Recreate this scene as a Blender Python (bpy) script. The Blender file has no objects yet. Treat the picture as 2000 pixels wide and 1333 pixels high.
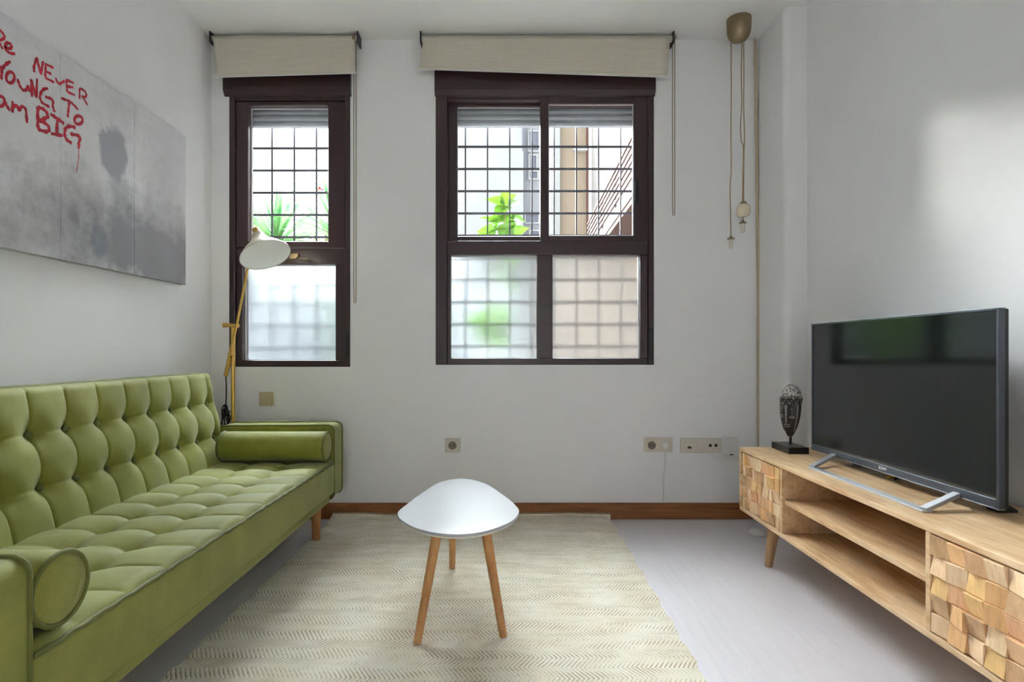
import bpy, bmesh, math, random
from mathutils import Vector, Matrix

random.seed(7)
SC = bpy.context.scene
COL = SC.collection
PI = math.pi

# ------------------------------------------------------------------ camera
F = 1093.0            # focal length in pixels of the 2000 px wide frame
EYE = 0.92
cam = bpy.data.cameras.new('camera')
cam.sensor_width = 36.0
cam.lens = F / 2000.0 * 36.0
cam.shift_x = 0.005
cam.shift_y = 0.00925
cam.clip_start = 0.02
cam.clip_end = 300
camo = bpy.data.objects.new('camera', cam)
camo.location = (0, 0, EYE)
camo.rotation_euler = (PI / 2, 0, 0)
COL.objects.link(camo)
SC.camera = camo

# ------------------------------------------------------------------ world, sun, exposure
SKY = 3.0
world = bpy.data.worlds.new('overcast_sky')
SC.world = world
world.use_nodes = True
bg = world.node_tree.nodes['Background']
bg.inputs[0].default_value = (0.93, 0.965, 1.0, 1)
bg.inputs[1].default_value = SKY

sun = bpy.data.lights.new('sun', 'SUN')
sun.energy = 0.9
sun.angle = math.radians(4.2)
sun.color = (1.0, 0.97, 0.92)
suno = bpy.data.objects.new('sun', sun)
suno.rotation_euler = Vector((0.71, -1.0, -0.36)).to_track_quat('-Z', 'Y').to_euler()
COL.objects.link(suno)
# second, very wide sun added to brighten the room through the windows
haze = bpy.data.lights.new('added_fill_sun', 'SUN')
haze.energy = 98.0
haze.angle = math.radians(64)
haze.color = (0.93, 0.97, 1.0)
fill_suno = bpy.data.objects.new('added_fill_sun', haze)
fill_suno.rotation_euler = Vector((0.14, -1.0, -0.95)).to_track_quat('-Z', 'Y').to_euler()
COL.objects.link(fill_suno)

YB_OPENING = -2.45
def portal(name, x, y, z, w, h, direction):
    l = bpy.data.lights.new(name, 'AREA')
    l.shape = 'RECTANGLE'; l.size = w; l.size_y = h
    l.cycles.is_portal = True
    o = bpy.data.objects.new(name, l)
    o.location = (x, y, z)
    o.rotation_euler = Vector(direction).to_track_quat('-Z', 'Z').to_euler()
    COL.objects.link(o)
portal('sky_portal', 0.206, 3.315, 1.62, 1.2, 1.6, (0, -1, 0))
portal('sky_portal', -1.2, 3.315, 1.62, 0.7, 1.6, (0, -1, 0))

portal('sky_portal', 0.0, YB_OPENING, 1.05, 0.74, 2.1, (0, 1, 0))

vs = SC.view_settings
vs.view_transform = 'Standard'
vs.look = 'None'
vs.gamma = 1.0
vs.use_curve_mapping = False
vs.exposure = 0.42
SC.cycles.use_denoising = True
SC.cycles.max_bounces = 9
SC.cycles.diffuse_bounces = 5
SC.cycles.transmission_bounces = 6
SC.cycles.glossy_bounces = 3
SC.cycles.use_adaptive_sampling = True
SC.cycles.adaptive_threshold = 0.02
SC.cycles.use_light_tree = False
SC.cycles.transparent_max_bounces = 16
SC.cycles.sample_clamp_indirect = 20.0

# ------------------------------------------------------------------ materials
def lin(c):
    c /= 255.0
    return c / 12.92 if c <= 0.04045 else ((c + 0.055) / 1.055) ** 2.4
def rgb(r, g, b):
    return (lin(r), lin(g), lin(b), 1.0)

class NT:
    def __init__(s, name):
        s.m = bpy.data.materials.new(name)
        s.m.use_nodes = True
        s.t = s.m.node_tree
        s.b = s.t.nodes['Principled BSDF']
        s.out = s.t.nodes['Material Output']
    def n(s, kind, **kw):
        nd = s.t.nodes.new(kind)
        for k, v in kw.items():
            setattr(nd, k, v)
        return nd
    def l(s, a, b):
        s.t.links.new(a, b)
    def math(s, op, a, b=None, c=None, clamp=False):
        nd = s.n('ShaderNodeMath', operation=op)
        nd.use_clamp = clamp
        for i, v in enumerate((a, b, c)):
            if v is None:
                continue
            if isinstance(v, (int, float)):
                nd.inputs[i].default_value = v
            else:
                s.l(v, nd.inputs[i])
        return nd.outputs[0]
    def coord(s, scale=(1, 1, 1), loc=(0, 0, 0), rot=(0, 0, 0)):
        tc = s.n('ShaderNodeTexCoord')
        mp = s.n('ShaderNodeMapping')
        mp.inputs['Scale'].default_value = scale
        mp.inputs['Location'].default_value = loc
        mp.inputs['Rotation'].default_value = rot
        s.l(tc.outputs['Object'], mp.inputs['Vector'])
        return mp.outputs[0]
    def noise(s, vec, scale, detail=3, rough=0.55, dist=0.0):
        nd = s.n('ShaderNodeTexNoise')
        nd.inputs['Scale'].default_value = scale
        nd.inputs['Detail'].default_value = detail
        nd.inputs['Roughness'].default_value = rough
        nd.inputs['Distortion'].default_value = dist
        s.l(vec, nd.inputs['Vector'])
        return nd.outputs['Fac']
    def ramp(s, fac, stops):
        nd = s.n('ShaderNodeValToRGB')
        el = nd.color_ramp.elements
        while len(el) < len(stops):
            el.new(0.5)
        for e, (p, c) in zip(el, stops):
            e.position = p
            e.color = c
        s.l(fac, nd.inputs[0])
        return nd.outputs[0]
    def mix(s, fac, a, b):
        nd = s.n('ShaderNodeMix', data_type='RGBA')
        for sock, v in ((nd.inputs[0], fac), (nd.inputs[6], a), (nd.inputs[7], b)):
            if isinstance(v, (int, float, tuple)):
                sock.default_value = v
            else:
                s.l(v, sock)
        return nd.outputs[2]
    def bump(s, h, strength=0.3, dist=0.01):
        nd = s.n('ShaderNodeBump')
        nd.inputs['Strength'].default_value = strength
        nd.inputs['Distance'].default_value = dist
        s.l(h, nd.inputs['Height'])
        s.l(nd.outputs[0], s.b.inputs['Normal'])
    def set(s, **kw):
        for k, v in kw.items():
            s.b.inputs[k.replace('_', ' ')].default_value = v
        return s

def plain(name, col, rough=0.5, metal=0.0, spec=0.5, var=0.06, vscale=14, bump=0.0, bscale=60):
    t = NT(name)
    v = t.coord()
    f = t.noise(v, vscale, 2)
    a = tuple(max(0, c * (1 - var)) for c in col[:3]) + (1,)
    b = tuple(min(1, c * (1 + var)) for c in col[:3]) + (1,)
    t.l(t.ramp(f, [(0.3, a), (0.7, b)]), t.b.inputs['Base Color'])
    t.set(Roughness=rough, Metallic=metal)
    t.b.inputs['Specular IOR Level'].default_value = spec
    if bump:
        t.bump(t.noise(v, bscale, 4), bump, 0.004)
    return t.m

def wood(name, c1, c2, c3, scale=(3, 3, 3), grain=(1, 14, 14), rough=0.5):
    t = NT(name)
    v = t.coord(grain)
    f = t.noise(v, 3.0, 5, 0.6, 0.6)
    g = t.noise(v, 14.0, 3, 0.6)
    big = t.noise(t.coord(scale), 1.6, 3)
    base = t.ramp(f, [(0.28, c1), (0.5, c2), (0.75, c3)])
    k = t.ramp(g, [(0.25, (0.72, 0.68, 0.62, 1)), (0.55, (1, 1, 1, 1))])
    nd = t.n('ShaderNodeMix', data_type='RGBA', blend_type='MULTIPLY')
    nd.inputs[0].default_value = 0.55
    t.l(base, nd.inputs[6]); t.l(k, nd.inputs[7])
    dk = t.ramp(big, [(0.3, (0.82, 0.78, 0.74, 1)), (0.6, (1, 1, 1, 1))])
    n2 = t.n('ShaderNodeMix', data_type='RGBA', blend_type='MULTIPLY')
    n2.inputs[0].default_value = 0.7
    t.l(nd.outputs[2], n2.inputs[6]); t.l(dk, n2.inputs[7])
    t.l(n2.outputs[2], t.b.inputs['Base Color'])
    t.set(Roughness=rough)
    t.b.inputs['Specular IOR Level'].default_value = 0.3
    t.bump(g, 0.12, 0.003)
    return t.m

def fabric(name, c1, c2, weave=900, rough=0.66, sheen=0.25):
    t = NT(name)
    v = t.coord()
    f = t.noise(v, 9, 4)
    w = t.noise(v, weave, 2, 0.7)
    x = t.math('ADD', t.math('MULTIPLY', f, 0.35), t.math('MULTIPLY', w, 0.65))
    t.l(t.ramp(x, [(0.33, c1), (0.67, c2)]), t.b.inputs['Base Color'])
    t.set(Roughness=rough)
    t.b.inputs['Sheen Weight'].default_value = sheen
    t.b.inputs['Sheen Roughness'].default_value = 0.5
    t.b.inputs['Specular IOR Level'].default_value = 0.38
    t.bump(w, 0.4, 0.0015)
    return t.m

M = {}
M['wall'] = plain('white_wall_paint', rgb(238, 238, 240), 0.42, var=0.015, vscale=2.5, spec=0.35)
M['ceiling'] = plain('ceiling_paint', rgb(244, 245, 245), 0.8, var=0.012, vscale=2)
M['green'] = fabric('green_upholstery', rgb(108, 110, 30), rgb(150, 151, 60), sheen=0.25)
M['green_pipe'] = fabric('green_piping', rgb(84, 88, 30), rgb(112, 116, 50), sheen=0.1)
M['button'] = fabric('green_button_cloth', rgb(88, 98, 40), rgb(110, 120, 56))
M['beech'] = wood('light_beech', rgb(176, 122, 72), rgb(200, 148, 96), rgb(216, 168, 116), grain=(9, 9, 1))
M['mango'] = wood('mango_wood', rgb(196, 154, 110), rgb(222, 188, 146), rgb(236, 210, 176), grain=(12, 1.2, 12))
M['mango_leg'] = wood('mango_leg_wood', rgb(140, 104, 72), rgb(172, 134, 96), rgb(196, 160, 120), grain=(12, 12, 1.2))
tilecols = [((204, 162, 114), (222, 186, 140)), ((194, 156, 118), (214, 180, 144)), ((208, 172, 118), (228, 196, 146)),
            ((208, 176, 140), (226, 200, 168)), ((176, 144, 108), (200, 168, 132)), ((212, 184, 148), (232, 210, 180)),
            ((200, 154, 116), (218, 178, 142))]
TILE_M = [wood('wood_tile_%s' % n, rgb(*[min(250, int(c * 1.04)) for c in a]), rgb(*[min(250, int(c * 1.15)) for c in a]), rgb(*[min(250, int(c * 1.12)) for c in b]), grain=(8, 8, 2))
          for n, (a, b) in zip(('honey', 'rose', 'straw', 'pale', 'umber', 'cream', 'russet'), tilecols)]
M['skirting'] = wood('brown_skirting', rgb(112, 70, 38), rgb(146, 96, 56), rgb(164, 114, 70), grain=(1, 12, 16))
M['frame'] = plain('dark_brown_lacquered_frame', rgb(56, 36, 40), 0.32, var=0.08, vscale=6, spec=0.5)
M['gasket'] = plain('pale_glazing_bead', rgb(206, 204, 206), 0.4)
M['shutter'] = plain('grey_shutter_slat', rgb(176, 178, 184), 0.6)
M['iron'] = plain('dark_iron', rgb(44, 42, 50), 0.55, metal=0.0)
M['blind'] = None
M['white_lacquer'] = plain('white_lacquer', rgb(182, 183, 187), 0.45, var=0.006, spec=0.5)
M['mdf_edge'] = plain('cream_edge', rgb(226, 221, 208), 0.5, var=0.02)
M['gold'] = plain('brushed_brass', rgb(206, 168, 92), 0.34, metal=1.0, var=0.05)
M['brass_dull'] = plain('antique_nickel', rgb(150, 134, 108), 0.36, metal=1.0, var=0.12, vscale=30)
M['shade_out'] = plain('cream_enamel', rgb(206, 196, 178), 0.3)
M['shade_in'] = plain('white_enamel', rgb(238, 238, 234), 0.5, var=0.01)
M['black_cord'] = plain('black_rubber', rgb(18, 18, 19), 0.5)
M['tan_cord'] = plain('tan_cloth_cord', rgb(158, 132, 96), 0.8)
M['opal'] = plain('opal_glass', rgb(226, 212, 188), 0.25)
M['socketp'] = plain('ivory_plastic', rgb(214, 206, 194), 0.4, var=0.02)
M['switchp'] = plain('beige_plastic', rgb(200, 186, 150), 0.4, var=0.03)
M['plastic_w'] = plain('white_plastic', rgb(226, 226, 224), 0.4, var=0.01)
M['dark_hole'] = plain('dark_plastic', rgb(40, 34, 30), 0.6)
M['tv_black'] = plain('black_plastic', rgb(16, 16, 18), 0.35)
M['tv_bezel'] = plain('gunmetal_bezel', rgb(74, 78, 86), 0.35, metal=0.6)
M['tv_edge'] = plain('bright_metal_edge', rgb(188, 196, 204), 0.25, metal=0.9)
M['silver'] = plain('satin_silver', rgb(190, 192, 198), 0.36, metal=0.45)
M['yellow'] = plain('yellow_plastic', rgb(206, 168, 40), 0.5)
M['red_paint'] = plain('red_brush_paint', rgb(186, 30, 52), 0.6, var=0.2, vscale=40)
M['conduit'] = plain('beige_trunking', rgb(196, 178, 152), 0.55)

def t_blind():
    t = NT('cream_linen_blind')
    v = t.coord((6, 6, 260))
    f = t.noise(v, 1.0, 3)
    v2 = t.coord((300, 300, 4))
    g = t.noise(v2, 1.0, 2)
    x = t.math('ADD', t.math('MULTIPLY', f, 0.75), t.math('MULTIPLY', g, 0.25))
    c = t.ramp(x, [(0.3, rgb(224, 217, 202)), (0.7, rgb(240, 235, 223))])
    t.l(c, t.b.inputs['Base Color'])
    t.set(Roughness=0.9)
    tr = t.n('ShaderNodeBsdfTranslucent')
    t.l(c, tr.inputs[0])
    ms = t.n('ShaderNodeMixShader')
    ms.inputs[0].default_value = 0.3
    t.l(t.b.outputs[0], ms.inputs[1]); t.l(tr.outputs[0], ms.inputs[2])
    t.l(ms.outputs[0], t.out.inputs[0])
    t.bump(x, 0.2, 0.002)
    return t.m
M['blind'] = t_blind()

def t_floor():
    t = NT('grey_laminate_floor')
    v = t.coord()
    br = t.n('ShaderNodeTexBrick')
    br.inputs['Color1'].default_value = (0.45, 0.45, 0.45, 1)
    br.inputs['Color2'].default_value = (0.55, 0.55, 0.55, 1)
    br.inputs['Mortar'].default_value = (0.3, 0.3, 0.3, 1)
    br.inputs['Scale'].default_value = 1.0
    br.inputs['Mortar Size'].default_value = 0.0012
    br.inputs['Brick Width'].default_value = 1.3
    br.inputs['Row Height'].default_value = 0.19
    rot = t.coord(rot=(0, 0, PI / 2))
    t.l(rot, br.inputs['Vector'])
    g = t.noise(t.coord((60, 3, 1)), 1.0, 5, 0.6, 0.3)
    x = t.math('ADD', t.math('MULTIPLY', br.outputs[0], 0.5), t.math('MULTIPLY', g, 0.5))
    t.l(t.ramp(x, [(0.2, rgb(206, 201, 205)), (0.48, rgb(221, 217, 222)), (0.75, rgb(228, 225, 230))]), t.b.inputs['Base Color'])
    t.set(Roughness=0.36)
    t.b.inputs['Specular IOR Level'].default_value = 0.4
    t.bump(x, 0.06, 0.002)
    return t.m
M['floor'] = t_floor()

def t_rug():
    t = NT('cream_herringbone_wool')
    tc = t.n('ShaderNodeTexCoord')
    wob = t.n('ShaderNodeTexNoise')
    wob.inputs['Scale'].default_value = 7
    t.l(tc.outputs['Object'], wob.inputs['Vector'])
    sp = t.n('ShaderNodeSeparateXYZ')
    t.l(tc.outputs['Object'], sp.inputs[0])
    X, Y = sp.outputs[0], sp.outputs[1]
    Y = t.math('ADD', Y, t.math('MULTIPLY', wob.outputs['Fac'], 0.012))
    W, P = 0.052, 0.0135
    r = t.math('DIVIDE', Y, W)
    tri = t.math('PINGPONG', r, 1.0)
    sft = t.math('MULTIPLY', tri, 0.034)
    st = t.math('FRACT', t.math('DIVIDE', t.math('ADD', X, sft), P))
    st = t.math('PINGPONG', t.math('MULTIPLY', st, 2.0), 1.0)       # 0..1..0 across each stitch
    mask = t.noise(t.coord((2.6, 13.0, 1)), 1.6, 4, 0.65)
    mask2 = t.noise(t.coord((60, 60, 1)), 1.0, 3)
    k = t.math('ADD', t.math('MULTIPLY', mask, 1.25), t.math('MULTIPLY', mask2, 0.3))
    dark = t.math('MULTIPLY', t.math('SUBTRACT', k, 0.68, clamp=True), 4.2, clamp=True)
    gap = t.math('SUBTRACT', 1.0, t.math('MULTIPLY', st, 2.4), clamp=True)
    fac = t.math('MULTIPLY', gap, t.math('ADD', t.math('MULTIPLY', dark, 0.85), 0.12), clamp=True)
    base = t.ramp(t.noise(t.coord((5, 5, 1)), 1.4, 4), [(0.3, rgb(222, 212, 190)), (0.7, rgb(236, 230, 216))])
    t.l(t.mix(fac, base, rgb(118, 96, 72)), t.b.inputs['Base Color'])
    t.set(Roughness=1.0)
    t.b.inputs['Specular IOR Level'].default_value = 0.1
    t.bump(t.math('ADD', t.math('MULTIPLY', st, 0.8), t.math('MULTIPLY', mask2, 0.6)), 0.5, 0.004)
    return t.m
M['rug'] = t_rug()

def t_glass():
    t = NT('clear_window_glass')
    tr = t.n('ShaderNodeBsdfTransparent')
    tr.inputs[0].default_value = (0.97, 0.985, 0.98, 1)
    gl = t.n('ShaderNodeBsdfGlossy')
    gl.inputs['Roughness'].default_value = 0.01
    fr = t.n('ShaderNodeFresnel')
    fr.inputs[0].default_value = 1.45
    ms = t.n('ShaderNodeMixShader')
    t.l(t.math('MULTIPLY', fr.outputs[0], 0.6), ms.inputs[0])
    t.l(tr.outputs[0], ms.inputs[1]); t.l(gl.outputs[0], ms.inputs[2])
    t.l(ms.outputs[0], t.out.inputs[0])
    return t.m
M['glass'] = t_glass()

def t_frost(name, rough, tl, col):
    t = NT(name)
    rf = t.n('ShaderNodeBsdfRefraction')
    rf.inputs['Color'].default_value = col
    rf.inputs['Roughness'].default_value = rough
    rf.inputs['IOR'].default_value = 1.3
    tr = t.n('ShaderNodeBsdfTranslucent')
    tr.inputs[0].default_value = (0.93, 0.95, 0.94, 1)
    ms = t.n('ShaderNodeMixShader')
    ms.inputs[0].default_value = tl
    t.l(rf.outputs[0], ms.inputs[1]); t.l(tr.outputs[0], ms.inputs[2])
    gl = t.n('ShaderNodeBsdfGlossy')
    gl.inputs['Roughness'].default_value = 0.25
    ms2 = t.n('ShaderNodeMixShader')
    ms2.inputs[0].default_value = 0.04
    t.l(ms.outputs[0], ms2.inputs[1]); t.l(gl.outputs[0], ms2.inputs[2])
    t.l(ms2.outputs[0], t.out.inputs[0])
    return t.m
M['frost'] = t_frost('frosted_glass', 0.40, 0.0, (0.76, 0.785, 0.785, 1))
M['frost2'] = t_frost('pebbled_frosted_glass', 0.5, 0.0, (0.69, 0.72, 0.73, 1))

def t_screen():
    t = NT('glossy_black_screen')
    v = t.coord()
    t.l(t.ramp(t.noise(v, 3), [(0.3, (0.006, 0.007, 0.007, 1)), (0.7, (0.008, 0.009, 0.009, 1))]), t.b.inputs['Base Color'])
    t.set(Roughness=0.09)
    t.b.inputs['Specular IOR Level'].default_value = 0.5
    return t.m
M['screen'] = t_screen()

def t_leaf(name, c1, c2, trans=0.45):
    t = NT(name)
    v = t.coord((9, 9, 9))
    c = t.ramp(t.noise(v, 1.5, 3), [(0.3, c1), (0.7, c2)])
    t.l(c, t.b.inputs['Base Color'])
    t.set(Roughness=0.5)
    tr = t.n('ShaderNodeBsdfTranslucent')
    t.l(c, tr.inputs[0])
    ms = t.n('ShaderNodeMixShader'); ms.inputs[0].default_value = trans
    t.l(t.b.outputs[0], ms.inputs[1]); t.l(tr.outputs[0], ms.inputs[2])
    t.l(ms.outputs[0], t.out.inputs[0])
    return t.m
M['leaf'] = t_leaf('bright_green_leaf', rgb(44, 78, 12), rgb(70, 104, 22), 0.38)
M['leaf2'] = t_leaf('shrub_leaf', rgb(48, 70, 36), rgb(76, 94, 50), 0.35)
M['leaf3'] = t_leaf('olive_hedge_leaf', rgb(52, 66, 34), rgb(86, 90, 50), 0.35)
M['yucca'] = t_leaf('yucca_blade', rgb(54, 102, 64), rgb(92, 134, 76), 0.35)
M['stem'] = plain('green_brown_stem', rgb(104, 96, 58), 0.8)
M['petal'] = plain('red_petal', rgb(190, 40, 50), 0.7)

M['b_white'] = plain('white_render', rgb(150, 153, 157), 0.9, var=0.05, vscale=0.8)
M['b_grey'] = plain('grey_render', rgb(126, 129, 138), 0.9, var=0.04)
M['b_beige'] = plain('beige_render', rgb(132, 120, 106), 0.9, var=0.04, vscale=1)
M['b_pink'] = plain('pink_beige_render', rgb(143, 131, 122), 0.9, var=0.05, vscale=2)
M['b_glass'] = plain('far_window_glass', rgb(92, 96, 112), 0.2)
M['terracotta'] = plain('terracotta_rail', rgb(74, 44, 37), 0.7)
M['slab'] = plain('balcony_render', rgb(104, 100, 98), 0.9)
M['orange_brick'] = plain('orange_brick', rgb(170, 112, 62), 0.9, var=0.15, vscale=20)
M['mortar'] = plain('brick_mortar', rgb(170, 150, 130), 0.95)
M['paving'] = plain('courtyard_paving', rgb(120, 117, 110), 0.95, var=0.1, vscale=3)
def t_wbrick():
    t = NT('white_glazed_brick')
    br = t.n('ShaderNodeTexBrick')
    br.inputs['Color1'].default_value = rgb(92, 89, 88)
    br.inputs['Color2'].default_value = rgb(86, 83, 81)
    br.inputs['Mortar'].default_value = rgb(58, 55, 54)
    br.inputs['Scale'].default_value = 1.0
    br.inputs['Mortar Size'].default_value = 0.014
    br.inputs['Brick Width'].default_value = 0.28
    br.inputs['Row Height'].default_value = 0.085
    tc = t.n('ShaderNodeTexCoord')
    sp = t.n('ShaderNodeSeparateXYZ'); t.l(tc.outputs['Object'], sp.inputs[0])
    cb = t.n('ShaderNodeCombineXYZ')
    t.l(sp.outputs[1], cb.inputs[0]); t.l(sp.outputs[2], cb.inputs[1])
    t.l(cb.outputs[0], br.inputs['Vector'])
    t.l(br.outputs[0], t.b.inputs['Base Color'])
    t.set(Roughness=0.8)
    return t.m
M['wbrick'] = t_wbrick()

# ------------------------------------------------------------------ mesh helpers
class MB:
    def __init__(s):
        s.v = []; s.f = []
    def add(s, vs, fs):
        o = len(s.v)
        s.v += [tuple(p) for p in vs]
        s.f += [tuple(i + o for i in f) for f in fs]
        return s
    def box(s, x0, x1, y0, y1, z0, z1):
        return s.add([(x0, y0, z0), (x1, y0, z0), (x1, y1, z0), (x0, y1, z0), (x0, y0, z1), (x1, y0, z1), (x1, y1, z1), (x0, y1, z1)],
                     [(0, 3, 2, 1), (4, 5, 6, 7), (0, 1, 5, 4), (1, 2, 6, 5), (2, 3, 7, 6), (3, 0, 4, 7)])
    def tube(s, pts, r, n=8, closed=False, r2=None):
        pts = [Vector(p) for p in pts]
        m = len(pts)
        rings = []
        up = None
        for i, p in enumerate(pts):
            if closed:
                t = pts[(i + 1) % m] - pts[i - 1]
            else:
                t = pts[min(i + 1, m - 1)] - pts[max(i - 1, 0)]
            t.normalize()
            if up is None:
                up = Vector((0, 0, 1)) if abs(t.z) < 0.9 else Vector((1, 0, 0))
            a = t.cross(up)
            if a.length < 1e-5:
                a = t.orthogonal()
            a.normalize()
            b = a.cross(t).normalized()
            up = b
            rr = r if r2 is None else r + (r2 - r) * i / max(1, m - 1)
            rings.append([p + (a * math.cos(2 * PI * k / n) + b * math.sin(2 * PI * k / n)) * rr for k in range(n)])
        vs = [q for ring in rings for q in ring]
        fs = []
        for i in range(m if closed else m - 1):
            j = (i + 1) % m
            for k in range(n):
                k2 = (k + 1) % n
                fs.append((i * n + k, i * n + k2, j * n + k2, j * n + k))
        if not closed:
            fs.append(tuple(range(n))[::-1])
            fs.append(tuple((m - 1) * n + k for k in range(n)))
        return s.add(vs, fs)
    def lathe(s, prof, n=28, mat=None):
        """prof: (radius, height) pairs about local z; mat places it"""
        mat = mat or Matrix()
        vs = []; fs = []
        for (r, h) in prof:
            for k in range(n):
                a = 2 * PI * k / n
                vs.append(mat @ Vector((r * math.cos(a), r * math.sin(a), h)))
        for i in range(len(prof) - 1):
            for k in range(n):
                k2 = (k + 1) % n
                fs.append((i * n + k, i * n + k2, (i + 1) * n + k2, (i + 1) * n + k))
        if prof[0][0] > 1e-6:
            fs.append(tuple(range(n))[::-1])
        if prof[-1][0] > 1e-6:
            fs.append(tuple((len(prof) - 1) * n + k for k in range(n)))
        return s.add(vs, fs)
    def prism(s, outline, axis, a0, a1):
        """outline of 2-D points extruded along axis ('x': pts=(y,z); 'y': pts=(x,z); 'z': pts=(x,y))"""
        def P(p, a):
            return {'x': (a, p[0], p[1]), 'y': (p[0], a, p[1]), 'z': (p[0], p[1], a)}[axis]
        n = len(outline)
        vs = [P(p, a0) for p in outline] + [P(p, a1) for p in outline]
        fs = [tuple(range(n)), tuple(range(n, 2 * n))[::-1]]
        for k in range(n):
            k2 = (k + 1) % n
            fs.append((k, n + k, n + k2, k2))
        return s.add(vs, fs)
    def build(s, name, mat, parent=None, smooth=None, bevel=None, seg=2, local=False, sub=0):
        me = bpy.data.meshes.new(name)
        me.from_pydata(s.v, [], s.f)
        bm = bmesh.new(); bm.from_mesh(me)
        bmesh.ops.recalc_face_normals(bm, faces=bm.faces)
        bm.to_mesh(me); bm.free()
        if smooth is not None:
            me.polygons.foreach_set('use_smooth', [True] * len(me.polygons))
            if smooth < 180:
                me.set_sharp_from_angle(angle=math.radians(smooth))
        me.update()
        o = bpy.data.objects.new(name, me)
        COL.objects.link(o)
        me.materials.append(mat if not isinstance(mat, str) else M[mat])
        if parent is not None:
            o.parent = parent
            if not local:
                w = Vector(parent.location)
                q = parent.parent
                while q is not None:
                    w = parent_world(parent); break
                o.matrix_parent_inverse = Matrix.Translation(-w)
        if bevel:
            b = o.modifiers.new('bevel', 'BEVEL')
            b.width = bevel; b.segments = seg; b.limit_method = 'ANGLE'; b.angle_limit = math.radians(40)
        if sub:
            d = o.modifiers.new('sub', 'SUBSURF'); d.levels = sub; d.render_levels = sub
        return o

def parent_world(o):
    # mesh parents built in world coordinates sit at the origin; empties carry the location
    if o.type == 'EMPTY':
        return Vector(o.location)
    return Vector((0, 0, 0))

def box(name, x0, x1, y0, y1, z0, z1, mat, parent=None, bevel=None, **k):
    return MB().box(x0, x1, y0, y1, z0, z1).build(name, mat, parent, bevel=bevel, **k)

def thing(name, label, cat, loc, group=None):
    o = bpy.data.objects.new(name, None)
    o.empty_display_size = 0.1
    o.location = loc
    COL.objects.link(o)
    o['label'] = label; o['category'] = cat
    if group:
        o['group'] = group
    return o

def tag(o, label, cat, group=None):
    o['label'] = label; o['category'] = cat
    if group:
        o['group'] = group
    return o

def struct(o, label=None):
    o['kind'] = 'structure'
    if label:
        o['label'] = label
    return o

def rounded(pts_r, n=6):
    """closed 2-D outline from (x, y, radius) corners"""
    out = []
    m = len(pts_r)
    for i in range(m):
        p = Vector(pts_r[i][:2]); a = Vector(pts_r[i - 1][:2]); b = Vector(pts_r[(i + 1) % m][:2])
        r = pts_r[i][2]
        if r <= 0:
            out.append((p.x, p.y)); continue
        d1 = (a - p).normalized(); d2 = (b - p).normalized()
        ang = d1.angle(d2)
        t = r / math.tan(ang / 2)
        p1 = p + d1 * t; p2 = p + d2 * t
        for k in range(n + 1):
            u = k / n
            q = (1 - u) ** 2 * p1 + 2 * u * (1 - u) * (p + (p1 + p2 - 2 * p) * 0.08) + u * u * p2
            out.append((q.x, q.y))
    return out

def catmull(pts, n=8, closed=True):
    pts = [Vector(p) for p in pts]
    m = len(pts); out = []
    for i in range(m if closed else m - 1):
        g = (lambda k: pts[k % m]) if closed else (lambda k: pts[max(0, min(m - 1, k))])
        p0, p1, p2, p3 = g(i - 1), g(i), g(i + 1), g(i + 2)
        for k in range(n):
            t = k / n
            out.append(0.5 * ((2 * p1) + (p2 - p0) * t + (2 * p0 - 5 * p1 + 4 * p2 - p3) * t * t + (3 * p1 - p0 - 3 * p2 + p3) * t ** 3))
    if not closed:
        out.append(pts[-1])
    return out

# ------------------------------------------------------------------ room shell
D = 3.06      # depth of the window wall
H = 2.62
XL, XR = -1.616, 1.482
YB = -2.4     # rear end of the room, behind the camera
WT = 0.26     # window wall thickness

struct(box('floor', XL - 0.2, XR + 0.2, YB - 0.2, D + WT, -0.12, 0, 'floor'), 'pale grey laminate floor')
struct(box('ceiling', XL - 0.2, XR + 0.2, YB - 0.2, D + WT, H, H + 0.2, 'ceiling'), 'white painted ceiling')
struct(box('wall_left', XL - 0.2, XL, YB - 0.2, D + WT, 0, H, 'wall'), 'white wall behind the sofa')
struct(box('wall_right', XR, XR + 0.2, YB - 0.2, D + WT, 0, H, 'wall'), 'white wall behind the television')

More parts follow.
